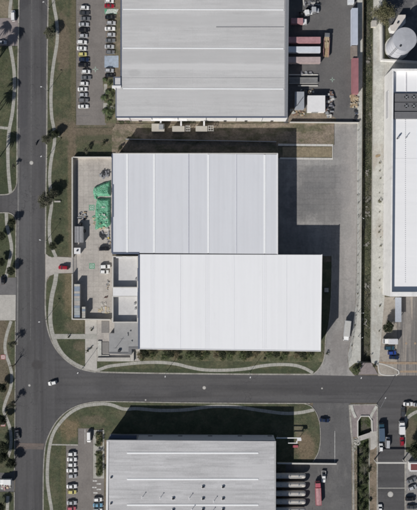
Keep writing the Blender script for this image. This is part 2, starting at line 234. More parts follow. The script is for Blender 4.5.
LEAF = {'olive': [leafy('olive_leaf', (0.15, 0.145, 0.08)), leafy('olive_leaf_dark', (0.085, 0.09, 0.05)), leafy('olive_leaf_pale', (0.23, 0.21, 0.13))],
        'greyleaf': [leafy('grey_green_leaf', (0.13, 0.135, 0.09)), leafy('grey_green_leaf_dark', (0.08, 0.085, 0.058)), leafy('grey_twig_leaf', (0.20, 0.185, 0.145))],
        'green': [leafy('green_leaf', (0.085, 0.11, 0.05)), leafy('green_leaf_dark', (0.05, 0.07, 0.034)), leafy('green_leaf_pale', (0.14, 0.17, 0.08))],
        'tawny': [leafy('tawny_leaf', (0.27, 0.23, 0.155)), leafy('tawny_leaf_dark', (0.16, 0.14, 0.09)), leafy('tawny_leaf_green', (0.13, 0.14, 0.06))],
        'dark': [leafy('dark_leaf', (0.05, 0.06, 0.034)), leafy('dark_leaf_deep', (0.03, 0.038, 0.022)), leafy('dark_leaf_pale', (0.085, 0.095, 0.055))]}
M['bark'] = surf('tree_bark', (0.13, 0.10, 0.075), 0.3, 1.5, 0.3, 6.0)

# ------------------------------------------------------------------ mesh helpers
class MB:
    def __init__(s): s.v = []; s.f = []; s.mi = []
    def add(s, vs, fs, mi=0):
        o = len(s.v); s.v += [tuple(v) for v in vs]
        s.f += [tuple(i + o for i in f) for f in fs]; s.mi += [mi] * len(fs); return s
    def box(s, x0, x1, y0, y1, z0, z1, mi=0):
        return s.add([(x0, y0, z0), (x1, y0, z0), (x1, y1, z0), (x0, y1, z0), (x0, y0, z1), (x1, y0, z1), (x1, y1, z1), (x0, y1, z1)],
                     [(0, 3, 2, 1), (4, 5, 6, 7), (0, 1, 5, 4), (1, 2, 6, 5), (2, 3, 7, 6), (3, 0, 4, 7)], mi)
    def obox(s, c, d, w, l, h, mi=0, up=Vector((0, 0, 1))):
        """box centred at c, length l along d, width w, height h"""
        d = Vector(d).normalized(); sd = d.cross(up)
        if sd.length < 1e-4: sd = Vector((1, 0, 0))
        sd.normalize(); u = sd.cross(d)
        P = [Vector(c) + d * (a * l / 2) + sd * (b * w / 2) + u * (e * h / 2) for e in (-1, 1) for a, b in ((-1, -1), (1, -1), (1, 1), (-1, 1))]
        return s.add(P, [(0, 1, 2, 3), (7, 6, 5, 4), (0, 4, 5, 1), (1, 5, 6, 2), (2, 6, 7, 3), (3, 7, 4, 0)], mi)
    def prism(s, pts, z0, z1, mi=0):
        if sum(pts[i][0] * pts[(i + 1) % len(pts)][1] - pts[(i + 1) % len(pts)][0] * pts[i][1] for i in range(len(pts))) < 0: pts = pts[::-1]
        n = len(pts)
        return s.add([(p[0], p[1], z0) for p in pts] + [(p[0], p[1], z1) for p in pts],
                     [tuple(range(n - 1, -1, -1)), tuple(range(n, 2 * n))] + [(i, (i + 1) % n, (i + 1) % n + n, i + n) for i in range(n)], mi)
    def cyl(s, c, r, z0, z1, n=12, r2=None, mi=0):
        r2 = r if r2 is None else r2
        P = [(c[0] + r * math.cos(2 * math.pi * i / n), c[1] + r * math.sin(2 * math.pi * i / n), z0) for i in range(n)]
        P += [(c[0] + r2 * math.cos(2 * math.pi * i / n), c[1] + r2 * math.sin(2 * math.pi * i / n), z1) for i in range(n)]
        return s.add(P, [tuple(range(n - 1, -1, -1)), tuple(range(n, 2 * n))] + [(i, (i + 1) % n, (i + 1) % n + n, i + n) for i in range(n)], mi)
    def tube(s, p0, p1, r0, r1=None, n=6, mi=0):
        r1 = r0 if r1 is None else r1; p0 = Vector(p0); p1 = Vector(p1); d = (p1 - p0).normalized()
        a = d.orthogonal().normalized(); b = d.cross(a)
        P = [p0 + (a * math.cos(2 * math.pi * i / n) + b * math.sin(2 * math.pi * i / n)) * r0 for i in range(n)]
        P += [p1 + (a * math.cos(2 * math.pi * i / n) + b * math.sin(2 * math.pi * i / n)) * r1 for i in range(n)]
        return s.add(P, [tuple(range(n - 1, -1, -1)), tuple(range(n, 2 * n))] + [(i, (i + 1) % n, (i + 1) % n + n, i + n) for i in range(n)], mi)
    def wheelx(s, c, r, w, n=14, mi=0):
        return s.tube((c[0], c[1] - w / 2, c[2]), (c[0], c[1] + w / 2, c[2]), r, r, n, mi)
    def mesh(s, name, off=None):
        me = bpy.data.meshes.new(name)
        v = s.v if off is None else [(a - off[0], b - off[1], c - off[2]) for a, b, c in s.v]
        me.from_pydata(v, [], s.f); me.polygons.foreach_set('material_index', s.mi); me.update(); return me

def link(name, me, mats, parent=None, smooth=False):
    o = bpy.data.objects.new(name, me); C.objects.link(o)
    for m in (mats if isinstance(mats, list) else [mats]): me.materials.append(m)
    if smooth: me.polygons.foreach_set('use_smooth', [True] * len(me.polygons))
    if parent: o.parent = parent
    return o
def part(name, mb, mats, parent, world=True, smooth=False, stuff=False):
    """mb in world coordinates when world, else in the parent's own"""
    o = link(name, mb.mesh(name, parent.matrix_basis.translation if world else None), mats, parent, smooth)
    if stuff: o['kind'] = 'stuff'
    return o
def struct(name, mb, mats, kind='structure'):
    o = link(name, mb.mesh(name), mats); o['kind'] = kind; return o
def thing(name, label, cat, loc=(0, 0, 0), rz=0.0, group=None):
    o = bpy.data.objects.new(name, None); C.objects.link(o); o.location = loc; o.rotation_euler = (0, 0, rz)
    o.empty_display_size = 0.5
    o['label'] = label; o['category'] = cat
    if group: o['group'] = group
    return o
def tagm(o, label, cat, group=None):
    o['label'] = label; o['category'] = cat
    if group: o['group'] = group
    return o
KIDS = {}
def reg(root, kids):                       # kids: list of (object, [sub-parts])
    KIDS[root.name] = kids; return root
def dup(root, loc, rz=0.0, label=None, group=None, paint=None, scale=None):
    r = root.copy(); C.objects.link(r); r.location = loc; r.rotation_euler = (0, 0, rz)
    if scale: r.scale = scale
    if label: r['label'] = label
    if group: r['group'] = group
    for ch in PROTO[root.name]:
        c = ch.copy(); C.objects.link(c); c.parent = r
        if paint and ch.name in PAINTED:
            c.material_slots[0].link = 'OBJECT'; c.material_slots[0].material = paint
        for g in PROTO.get(ch.name, []):
            d = g.copy(); C.objects.link(d); d.parent = c
    return r
PROTO = {}; PAINTED = set()
def kids_of(root):
    PROTO[root.name] = [o for o in C.objects if o.parent is root]
    for k in PROTO[root.name]: PROTO[k.name] = [o for o in C.objects if o.parent is k]

def PP(pts, z=0.0): return [tuple(W(x, y, z)[:2]) for x, y in pts]
def smooth_pts(pts, k=6):
    P = [Vector((p[0], p[1])) for p in pts]; n = len(P); T = [0.0]; out = []
    for i in range(1, n): T.append(T[-1] + max(1e-3, (P[i] - P[i - 1]).length))
    m = [(P[min(i + 1, n - 1)] - P[max(i - 1, 0)]) / (T[min(i + 1, n - 1)] - T[max(i - 1, 0)]) for i in range(n)]
    for i in range(n - 1):
        h = T[i + 1] - T[i]; a, b = P[i], P[i + 1]
        ma, mb_ = m[i], m[i + 1]
        for j in range(k):
            t = j / k; t2, t3 = t * t, t * t * t
            q = a * (2 * t3 - 3 * t2 + 1) + ma * h * (t3 - 2 * t2 + t) + b * (3 * t2 - 2 * t3) + mb_ * h * (t3 - t2)
            out.append((q.x, q.y))
    out.append((P[-1].x, P[-1].y)); return out
def ribbon(pts, w, z0, z1, mb=None, smooth=True):
    """a raised strip (kerb, path) w metres wide along pixel points"""
    mb = mb or MB(); q = smooth_pts(pts) if smooth else pts
    q = [Vector(W(x, y)[:2]) for x, y in q]; L, Rr = [], []
    for i, p in enumerate(q):
        d = (q[min(i + 1, len(q) - 1)] - q[max(i - 1, 0)]).normalized(); n = Vector((-d.y, d.x))
        L.append(p + n * w / 2); Rr.append(p - n * w / 2)
    n = len(q); V = [(p.x, p.y, z1) for p in L] + [(p.x, p.y, z1) for p in Rr] + [(p.x, p.y, z0) for p in L] + [(p.x, p.y, z0) for p in Rr]
    F = []
    for i in range(n - 1):
        F += [(i, n + i, n + i + 1, i + 1), (2 * n + i, i, i + 1, 2 * n + i + 1), (n + i, 3 * n + i, 3 * n + i + 1, n + i + 1)]
    F += [(0, 2 * n, 3 * n, n), (n - 1, 2 * n - 1, 4 * n - 1, 3 * n - 1)]
    return mb.add(V, F)
def jointed(pts, w, z0, z1, step, gap=0.05):
    """strip cast in pieces with open joints"""
    q = [Vector(W(*p)[:2]) for p in smooth_pts(pts, 8)]; mb = MB(); D = [0.0]
    for i in range(1, len(q)): D.append(D[-1] + (q[i] - q[i - 1]).length)
    def at(d):
        d = max(0, min(D[-1], d)); i = 1
        while i < len(D) - 1 and D[i] < d: i += 1
        t = (d - D[i - 1]) / max(1e-6, D[i] - D[i - 1]); return q[i - 1].lerp(q[i], t)
    n = max(1, round(D[-1] / step)); L = D[-1] / n; ed = []
    for k in range(n):
        sub = [k * L + gap / 2, (k + .5) * L, (k + 1) * L - gap / 2]; row = []
        for d in sub:
            p = at(d); t = (at(d + .3) - at(d - .3)).normalized(); nn = Vector((-t.y, t.x)); row.append((p + nn * w / 2, p - nn * w / 2))
        z = z1 + random.uniform(-.006, .006)
        V = [(a.x, a.y, zz) for zz in (z, z0) for a, b in row] + [(b.x, b.y, zz) for zz in (z, z0) for a, b in row]
        mb.add(V, [(0, 6, 7, 1), (1, 7, 8, 2), (0, 1, 4, 3), (1, 2, 5, 4), (6, 9, 10, 7), (7, 10, 11, 8), (0, 3, 9, 6), (2, 8, 11, 5)])
    return mb
def slab(name, pts, z, mat, z0=-0.05, smooth=False, kind='structure'):
    """closed patch of ground raised to z"""
    return struct(name, MB().prism(PP(smooth_pts(pts) if smooth else pts), z0, z), mat, kind)

# ------------------------------------------------------------------ ground, canal, streets
def canal_a(side, y):   # left / right edge of the open canal in photo pixels
    t = (y + 60) / 422.0
    return (363.9 - 3.2 * t) if side == 'l' else (374.8 - 3.4 * t)
CA = [(canal_a('l', -260), -260), (canal_a('r', -260), -260), (canal_a('r', 362.5), 362.5), (canal_a('l', 362.5), 362.5)]
CB = [(361.0, 416.5), (368.5, 416.5), (371.5, 421), (371.8, 432), (369.5, 437), (370, 700), (357, 700), (357, 437), (358, 431), (358, 421)]
outer = [W(-1400, -1300), W(1800, -1300), W(1800, 1800), W(-1400, 1800)]
loops = [[Vector((p[0], p[1], 0)) for p in L] for L in (outer, PP(CA), PP(CB))]
tris = tessellate_polygon(loops); fl = [tuple(v) for L in loops for v in L]
struct('ground', MB().add(fl, [tuple(t) for t in tris]), M['soil'])
def canal(name, pts, depth):
    q = PP(pts); n = len(q)
    w = MB(); 
    for i in range(n):
        a, b = q[i], q[(i + 1) % n]; w.add([(a[0], a[1], 0.16), (b[0], b[1], 0.16), (b[0], b[1], -depth), (a[0], a[1], -depth)], [(0, 1, 2, 3)])
    struct(name + '_wall', w, M['bank'])
    f = MB().add([(p[0], p[1], -depth + 0.15) for p in q], [tuple(range(n))]); struct(name + '_floor', f, M['canalfloor'])
canal('canal', CA, 2.5); canal('culvert_channel', CB, 1.8)

Z_ROAD, Z_LOT, Z_YARD, Z_LAWN, Z_WALK, Z_KERB = 0.010, 0.020, 0.026, 0.12, 0.135, 0.155
# streets: one asphalt surface
L0 = [(30, -2600), (20.6, -250), (19.6, 0), (17.6, 128), (16.2, 256), (15.6, 384), (14.8, 510), (12.5, 760), (2, 2700)]
R0 = [(60, -2600), (50, -250), (47.8, 0), (46.6, 128), (45.2, 256), (45.3, 314), (48, 331.6), (54, 346.7), (63, 358), (75.6, 367), (88, 370.8), (105, 372.6), (210, 374.2), (315, 374.9), (417, 375.6), (760, 379), (3000, 398)]
R1 = [(3000, 424), (760, 405), (417, 403.2), (315, 403), (210, 402.6), (105, 401), (90.7, 402), (78, 405), (65.5, 411.6), (55.4, 422), (47.9, 436), (44.8, 447), (43.0, 470), (42.7, 510), (42, 760), (32, 2700)]
slab('road', L0[::-1] + R0 + R1, Z_ROAD, M['street'])
slab('side_street', [(-2600, 200), (8, 194.6), (12, 192.5), (15, 188.5), (17.5, 183), (18, 222), (14.6, 217), (12, 214), (8, 212.6), (-2600, 217.5)], Z_ROAD - 0.003, M['street'])
slab('branch_road', [(313, 402), (350.5, 402), (353, 440), (354, 760), (275, 760), (286, 463), (312, 462)], Z_ROAD - 0.003, M['lot_dark'])
slab('east_branch_road', [(377.3, 402), (404.8, 402), (404.8, 760), (377.5, 760)], Z_ROAD - 0.003, M['street'])
slab('crossing_strip', [(15.8, 443.0), (44.2, 443.5), (43.3, 449.5), (15.6, 448.8)], Z_ROAD + 0.03, M['hump'])
slab('lane_line', [(31.7, -200), (32.4, -200), (31.0, 340), (30.3, 340)], Z_ROAD + 0.005, M['paint_faint'], 0)
slab('road_edge_strip', [(18.0, 128), (19.6, 128), (18.0, 345), (16.4, 345)], Z_ROAD + 0.004, surf('gutter_concrete', (0.19, 0.185, 0.18), 0.2, 0.3, 0.3, 2.5), 0)

# kerbs
def kerb(name, pts, w=0.38, z=Z_KERB, m='kerb'): return struct(name, jointed(pts, w, -0.05, z, 2.6, .06), M[m])
kerb('kerb', [(20.0, -60), (19.0, 0), (17.3, 128), (17.1, 178)], 0.6)
kerb('kerb', [(-60, 195), (0, 194.8), (8, 194.2), (12, 192.2), (15.2, 188.4), (16.8, 183.5), (17.1, 178)], 0.45)
kerb('kerb', [(-60, 213.4), (0, 212.8), (8, 212.8), (12, 214.2), (14.8, 217.2), (16, 222), (16, 232), (15.9, 255), (15.9, 277)], 0.45)
kerb('kerb', [(15.5, 321), (15.2, 384), (14.6, 470)], 0.35)
kerb('kerb', [(14.4, 492), (14.2, 560)], 0.4)
kerb('kerb', [(49, -60), (48.2, 0), (47.2, 60), (46.9, 128), (45.9, 200), (45.5, 254)], 0.55)
kerb('kerb', [(47.5, 277), (45.8, 283), (45.7, 314), (48.4, 331.4), (54.4, 346.2), (63.4, 357.4), (76, 366.4), (88, 370.2), (105, 372.2), (210, 373.9), (300, 374.4), (313, 374.4)], 0.6)
kerb('kerb', [(105, 401.3), (90.7, 402.4), (78.3, 405.5), (65.9, 412.1), (55.9, 422.4), (48.4, 436.3), (45.2, 447), (43.5, 470), (43.2, 510), (42.6, 580)], 0.45)
kerb('kerb', [(105, 401.4), (210, 403.0), (310, 403.4)], 0.45)
kerb('kerb', [(405.2, 412), (405.2, 560)], 0.6)
kerb('kerb', [(349.6, 404.5), (351.2, 430), (352.6, 445), (353.2, 470), (353.4, 580)], 0.8, 0.2)
kerb('kerb', [(377.2, 405), (377.2, 470), (377.2, 580)], 0.6)

# lawns
slab('lawn', [(48.2, -60), (76, -60), (76, 124), (74, 128), (116, 128), (124, 123), (124, 153), (111, 157), (73, 157), (73, 256), (58, 256), (52, 257.5), (45.9, 254), (46.1, 200), (47.0, 128), (47.5, 60)], Z_LAWN, M['lawn_nw'])
slab('lawn', [(50, 276), (57, 273.5), (73, 273.5), (73, 320), (84, 320), (84, 334.5), (49.5, 334.5), (46, 314), (46, 284)], Z_LAWN, M['lawn_mid'])
slab('lawn', [(50, 334.4), (85, 334.4), (85, 370), (76, 366.5), (63.5, 357.5), (54.6, 346.5), (49, 333)], Z_LAWN + 0.004, M['lawn_mid'])
slab('lawn', [(-60, -60), (19.5, -60), (18.7, 0), (18.3, 18), (-60, 18)], Z_LAWN, M['lawn_left'])
slab('lawn', [(-60, 46), (17.8, 46), (17.2, 128), (17, 181), (14, 190), (9, 194), (-60, 195)], Z_LAWN, M['lawn_left'])
slab('lawn', [(-60, 213.6), (9, 212.6), (13.5, 215), (16, 221), (15.8, 277.5), (-60, 277.5)], Z_LAWN, M['lawn_left'])
slab('lawn', [(-60, 320.5), (15.4, 320.5), (15.0, 384), (14.4, 470), (10, 473), (-60, 470)], Z_LAWN, M['lawn_left'])
slab('lawn', [(-60, 492), (14.2, 492), (14, 560), (-60, 560)], Z_LAWN, M['lawn_left'])
slab('planting_bed_ground', [(133.5, 350.5), (322, 351.5), (325, 356), (323, 362), (133.5, 360.5)], Z_LAWN + 0.02, M['bed'])
slab('lawn', [(97, 361.5), (134, 360), (323, 361), (318, 369), (312.5, 374), (210, 373.5), (105, 371.8), (97, 371)], Z_LAWN, M['lawn_s'])
slab('lawn', [(45.4, 447), (48.6, 436.3), (56, 422.6), (66, 412.2), (78.4, 405.8), (90.8, 402.6), (105, 401.6), (210, 403.2), (276, 403.6), (276, 440), (104, 440), (104, 428), (78, 428), (78, 444.6), (66, 444.6), (66, 560), (42.8, 560), (43.6, 470)], Z_LAWN, M['lawn_sw'])
slab('lawn', [(276, 403.6), (304, 403.4), (310.5, 406), (316, 413), (319.3, 424), (320, 440), (318, 452), (313, 461.5), (276, 462)], Z_LAWN + 0.004, M['lawn_se'])
kerb('kerb', [(304, 403.6), (311, 406.2), (316.4, 413), (319.7, 424), (320.4, 440), (318.4, 452), (313, 462)], 0.3)
slab('lawn', [(405.4, 414), (409, 408), (700, 408), (700, 452), (405.4, 452)], Z_LAWN, lawn('lawn_east', blobs=[(410, 432, 5, 12, BROWN, 0.5)]))
slab('dirt_ground', [(116, 124), (350, 123), (333.5, 123), (333.5, 145), (278, 145), (278, 156), (110, 156), (110, 128)][:1] + [(334, 123), (334, 145), (278, 145), (278, 157), (112, 157), (112, 130)], 0.3, M['dirt'])
slab('gravel_bed', [(282.5, 147), (332, 147), (332, 157), (282.5, 157)], 0.16, M['gravel'])
kerb('kerb', [(278, 144.8), (333, 145.3)], 0.9, 0.36, 'capwhite'); kerb('kerb', [(280, 158.3), (333, 158.8)], 0.8, 0.2, 'capwhite'); kerb('kerb', [(332.6, 145.3), (332.6, 158.8)], 0.35, 0.3, 'capwhite')
slab('grass_strip', [(321, 262), (331.3, 262), (330.6, 300), (328, 325), (325, 338), (324, 350), (320, 352)], Z_LAWN, M['lawn_s'])
kerb('kerb', [(332, 255), (331.8, 275), (331, 300), (328.6, 325), (325.6, 338), (325, 352), (323, 362), (318, 370), (312.5, 374.6)], 0.45, 0.17)

# sidewalks and paths
PATHS = []
def walk(pts, w=1.45, z=Z_WALK, m='walk'):
    PATHS.append([Vector(W(*p)[:2]) for p in smooth_pts(pts, 3)]); return struct('sidewalk', jointed(pts, w, 0, z, 1.9, .06), M[m])
walk([(53, -60), (53.4, 0), (56.8, 22), (57.4, 38), (56, 50), (53.9, 62), (51.8, 80), (51, 100), (52, 118), (54.4, 131), (54.4, 143), (51.2, 160), (49.7, 178), (51.2, 196), (51.6, 205), (49.4, 222), (50, 240), (53, 250), (56, 257)])
walk([(56.5, 273), (55, 283), (51.8, 297), (50.2, 315), (51.2, 328), (53.5, 337), (58, 347.5), (64.5, 356.5), (74, 363.8), (83, 368), (96, 370.6)], 1.9)
walk([(96, 370.6), (101, 369), (108, 366.5), (122, 364.6), (140, 362.8), (160, 362.4), (176, 364.0), (190, 367.4), (204, 369.8), (225, 370.2), (246, 368.8), (262, 365.9), (280, 364.5), (295, 365.4), (305, 368.5), (313, 373)], 1.4)
walk([(10.5, -60), (11, 0), (10.2, 8), (9.8, 18)]); walk([(10.2, 46), (12.4, 58), (14.2, 72), (14.4, 90), (12.6, 112), (9, 132), (8, 150), (8.4, 170), (10.5, 193)], 1.5)
walk([(0, 127.5), (9, 128.5)], 1.2); walk([(6.4, 213), (7.2, 226), (10.6, 240), (11.6, 250), (9.2, 263), (6.2, 277)], 1.5)
walk([(11.2, 321), (7.5, 332), (5, 345), (6.2, 355), (9.4, 364), (11.8, 375), (10.6, 388), (7, 398), (4.4, 406), (4, 412), (6.5, 418), (10, 428), (11.2, 440), (10.2, 450), (8, 457)], 1.35)
walk([(8, 496), (7, 520), (7, 560)], 1.4)
walk([(105, 403.6), (93, 404.6), (82, 406.6), (70, 413), (60, 423), (53.5, 433), (50, 445), (48, 460), (47.4, 480), (49.5, 497), (51.6, 510), (54, 560)], 1.45)
walk([(103, 403.6), (112, 405), (124, 409), (136, 408.6), (160, 410.4), (185, 409.8), (212, 406.5), (235, 406.8), (262, 410.6), (285, 413.4), (300, 412.6), (314, 409.8)], 1.45)
walk([(404.6, 424), (407, 418.5), (411.5, 414.5), (418, 411.5), (470, 406)], 1.4)
slab('lawn_edge_line', [(50, 443.9), (78, 444.4), (78, 445.6), (50, 445.3)], Z_WALK, M['walk'])
slab('driveway', [(45.4, 253), (49, 256.5), (73, 257.5), (73, 273), (56, 273.5), (49.5, 276), (45.4, 282)], Z_WALK - 0.03, M['yard'])
slab('driveway', [(-60, 18), (18.6, 18), (18.2, 46), (-60, 46)], 0.03, M['pinkpave'])
slab('driveway', [(-60, 277.6), (16.1, 277.6), (16, 294.6), (-60, 294.6)], 0.03, surf('driveway_asphalt', (0.16, 0.155, 0.155), 0.12, 0.3, 0.2))
slab('driveway', [(-60, 294.8), (15.9, 294.8), (15.6, 320.4), (-60, 320.4)], 0.12, M['paleconc'])
slab('driveway', [(-60, 470.2), (14.5, 470.2), (14.3, 492), (-60, 492)], 0.03, M['lot_dark'])
slab('plaza', [(85.2, 320), (97, 320), (97, 371), (85.2, 370.2)], Z_WALK + 0.012, M['paleconc'])
slab('plaza_path', [(51, 334), (109, 334), (109, 339), (53, 339)], Z_WALK + 0.018, M['walk'])
slab('terrace', [(97.2, 320), (140, 320), (140, 361), (97.2, 361)], Z_WALK + 0.02, M['yard'])

# yards and car parks
slab('yard', [(73, 157), (112.5, 157), (112.5, 320), (73, 320)], Z_YARD, M['yard'])
slab('drain_strip', [(75.6, 160), (78.4, 160), (78.2, 226), (75.4, 226)], Z_YARD + 0.006, surf('dull_drain_strip', (0.24, 0.235, 0.235), 0.1, 0.3, 0.2), 0)
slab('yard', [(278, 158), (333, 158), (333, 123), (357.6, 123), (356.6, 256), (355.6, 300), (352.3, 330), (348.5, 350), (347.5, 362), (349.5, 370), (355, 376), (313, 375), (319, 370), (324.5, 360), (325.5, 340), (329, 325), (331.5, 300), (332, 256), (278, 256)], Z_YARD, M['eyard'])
slab('lorry_yard', [(284, -60), (358.4, -60), (358.4, 123), (284, 123)], Z_LOT, M['lot_dark'])
slab('dirt_ground', [(290, 108), (306, 108), (306, 113), (326, 113), (336, 118), (336, 122.6), (288, 122.6)], 0.045, M['dirt'])
slab('car_park', [(76, -60), (106, -60), (106, 125), (76, 125)], Z_LOT, M['lot'])
slab('car_park', [(66, 444), (78, 444), (78, 428.5), (93, 428.5), (93, 478), (104, 478), (104, 560), (66, 560)], Z_LOT + 0.02, M['lot'])
slab('canal_bank', [(357.4, -60), (362.9, -60), (canal_a('l', 362.5), 362.5), (358.5, 366), (353.5, 374.5), (348.8, 368), (348, 355), (352.5, 330), (356, 300), (357, 256)], 0.15, M['bank'])
slab('canal_bank', [(374.3, -60), (384, -60), (384.5, 297), (379, 362), (378, 366), (371.3, 362.5)], 0.15, M['bank'])
slab('culvert_deck', [(360.4, 363), (371.6, 363), (378, 374.5), (355, 374.5)], 0.17, M['pinkpave'])
slab('shrub_bed', [(348.8, 368), (353.5, 374.5), (358.4, 374.8), (361, 363.2), (355, 363)], 0.19, M['bed'])
slab('yard', [(379, 297), (397, 297), (397, 376), (378, 376)], 0.14, surf('service_yard_concrete', (0.36, 0.325, 0.28), 0.15, 0.15, 0.25, 2.5, over=[(0.3, None, 0.55, 0.68, (0.22, 0.19, 0.16), 0.8)]))
slab('yard', [(397, 297), (700, 297), (700, 376.5), (397, 375.5)], 0.05, M['stripeyard'])
slab('yard', [(381, -60), (700, -60), (700, 66), (381, 62)], 0.03, surf('tree_shaded_tank_yard', (0.10, 0.10, 0.105), 0.2, 0.1, 0.25, 2.5, over=[(0.12, None, 0.5, 0.62, (0.24, 0.23, 0.22), 0.7)]))  # shade of trees beyond the frame is painted into this dark asphalt
slab('grass_strip', [(381.3, 12), (387, 12), (389, 32), (392, 46), (392, 59), (381.6, 59)], 0.1, M['lawn_nw'])
slab('lane', [(380, 62), (700, 66), (700, 80), (380, 76)], 0.06, M['bank'])
slab('culvert_paving', [(350, 404.6), (377, 404.6), (377, 437), (371.8, 437), (371.8, 421), (368.5, 416.5), (361, 416.5), (358, 421), (358, 437), (351.5, 437)], 0.1, M['pinkpave'])
slab('culvert_bank', [(351.5, 437), (357, 437), (357, 700), (353.4, 700)], 0.1, M['dirt'])
slab('culvert_bank', [(370, 437), (377, 437), (377, 700), (370, 700)], 0.1, surf('tan_bank', (0.24, 0.19, 0.14), 0.2, 0.3, 0.35, 2.3, over=[(0.35, None, 0.55, 0.68, GREEN, 0.6)]))
slab('culvert_apron', [(370.2, 431.5), (377, 431), (377, 446), (374, 449), (370.2, 450)], 0.13, M['paleconc'])
slab('culvert_apron', [(357.2, 436.8), (371.6, 431.8), (371.6, 437.2), (358, 441.5)], 0.15, M['paleconc'])
slab('culvert_apron', [(351.8, 440), (356.5, 438), (356.8, 449), (353, 453)], 0.12, M['bank'])
kerb('kerb', [(350.2, 404.8), (377, 404.6)], 0.5, 0.2); 
for pts in ([(351.5, 405), (352.6, 411), (355.6, 417.6)], [(376.6, 406), (372.4, 413), (370.4, 418)]): kerb('kerb', pts, 1.2, 0.3, 'bank')
slab('yard', [(405.6, 452), (700, 452), (700, 560), (405.6, 560)], 0.12, surf('pale_paving', (0.27, 0.26, 0.25), 0.15, 0.3, 0.25, 2.5, over=[(0.3, None, 0.5, 0.65, (0.18, 0.175, 0.17), 0.7)]))
slab('accessible_bay_paint', [(104.6, 55.5), (118.5, 55.5), (118.5, 67.5), (104.4, 67.5)], Z_LOT + 0.006, M['paint_blue'], 0)
# bay lines on the asphalt
def bay_lines(x0, x1, ys, z, m, w=0.14):
    b = MB()
    for y in ys:
        a = W(x0, y); c = W(x1, y); b.box(a.x, c.x, a.y - w / 2, a.y + w / 2, z - 0.02, z)
    return struct('bay_lines', b, m)
bay_lines(77, 89.5, [4.6 + 5.85 * i for i in range(20)], Z_LOT + 0.008, M['paint_faint'])
bay_lines(104.5, 116, [3.6, 8.6] + [14.2 + 5.9 * i for i in range(8)], Z_LOT + 0.008, M['paint_faint'])
bay_lines(66.6, 78, [451 + 5.8 * i for i in range(12)], Z_LOT + 0.028, M['paint_faint'])
bay_lines(93.5, 104, [496.5 + 5.6 * i for i in range(5)], Z_LOT + 0.028, M['paint_faint'])
b = MB()
for i in range(7):
    a = W(106 + i * 1.6, 13.6); c = W(108.4 + i * 1.6, 9.0); d = 0.28
    b.add([(a.x - d, a.y, Z_LOT + .01), (a.x + d, a.y, Z_LOT + .01), (c.x + d, c.y, Z_LOT + .01), (c.x - d, c.y, Z_LOT + .01)], [(0, 1, 2, 3)])
struct('crosswalk_paint', b, M['paint_white'])
slab('crosswalk_ground_paint', [(104.6, 8.8), (117, 8.8), (117, 13.9), (104.6, 13.9)], Z_LOT + 0.004, M['paint_green'], 0)
b = MB()
for i, (x, y) in enumerate([(95, 481), (99, 484), (94.5, 487.5), (99, 489.5), (95.5, 493)]):
    a = W(x, y); b.box(a.x - 1.0, a.x + 0.9, a.y - 0.28, a.y + 0.28, 0, Z_LOT + 0.027)
struct('walkway_paint', b, M['paint_white'])
b = MB()
for x, y0, y1 in ((85, 429, 444), (334.8, 431, 463)):
    a = W(x, y0); c = W(x, y1); b.box(a.x - .1, a.x + .1, c.y, a.y, 0, Z_LOT + 0.03)
struct('lane_line', b, M['paint_white'])
slab('painted_band', [(379, 361.6), (700, 364.6), (700, 367), (379, 364)], 0.155, M['paint_orange'], 0)
slab('painted_band', [(400, 370.4), (700, 372.4), (700, 374.2), (400, 372.6)], 0.056, M['paint_orange'], 0)
kerb('kerb', [(377.6, 363.5), (380.5, 374), (398, 374.6), (398.6, 371), (384, 364.5), (378, 363.4)], 0.5, 0.22, 'capwhite')
struct('barrier_line', MB().box(*[W(377.3, 488).x, W(404.8, 488).x, W(0, 488.6).y, W(0, 487.8).y, 0, 0.03]), M['walk'])

# concrete slabs laid in the two yards, each one its own piece
def slab_field(parent_name, x0, x1, y0, y1, nx, ny, z, mat, skip=lambda x, y: False):
    par = bpy.data.objects.get(parent_name)
    a, c = W(x0, y1), W(x1, y0); w, h = (c.x - a.x) / nx, (c.y - a.y) / ny; g = 0.045
    me = MB().box(-w / 2 + g, w / 2 - g, -h / 2 + g, h / 2 - g, -0.02, 0).mesh('concrete_slab'); me.materials.append(mat)
    for i in range(nx):
        for j in range(ny):
            px, py = x0 + (i + .5) * (x1 - x0) / nx, y1 - (j + .5) * (y1 - y0) / ny
            if skip(px, py): continue
            o = bpy.data.objects.new('concrete_slab', me); C.objects.link(o); o.parent = par
            o.location = (a.x + (i + .5) * w, a.y + (j + .5) * h, z + random.uniform(0, 0.006))
slab_field('yard', 78.6, 108.6, 160, 318, 6, 30, Z_YARD + 0.03, M['yard_slab'])
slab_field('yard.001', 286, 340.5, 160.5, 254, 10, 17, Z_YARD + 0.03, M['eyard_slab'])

# ------------------------------------------------------------------ walls, fences
def wall_thing(label, pts, w, h, mat, cap='capwhite', name='boundary_wall', cat='wall', z0=0.0):
    p0 = W(*pts[0]); t = thing(name, label, cat, (p0.x, p0.y, z0))
    for i in range(len(pts) - 1):
        a, b_ = W(*pts[i]), W(*pts[i + 1]); d = (b_ - a).normalized()
        e = w / 2 if i < len(pts) - 2 else 0
        c = (a + b_) / 2 + d * (e / 2); ln = (b_ - a).length + e
        o = part('wall_panel', MB().obox((c.x, c.y, z0 + h / 2), d, w, ln, h), M[mat], t)
        part('coping', MB().obox((c.x, c.y, z0 + h + 0.05 + i * 0.002), d, w + 0.14, ln + 0.07, 0.1), M[cap], t)
    return t
wall_thing('long white topped wall along the left side of the concrete yard above its gate', [(73.2, 158), (73.2, 257.5)], 0.35, 2.4, 'cwall')
wall_thing('white topped wall closing the top side of the concrete yard beside the green covered pile', [(74, 157.8), (111.8, 157.8)], 0.3, 2.4, 'cwall')
wall_thing('white topped L shaped wall round the lower corner of the concrete yard below the gate', [(73.2, 273.8), (73.2, 318.6), (111, 319.2)], 0.3, 2.4, 'cwall')
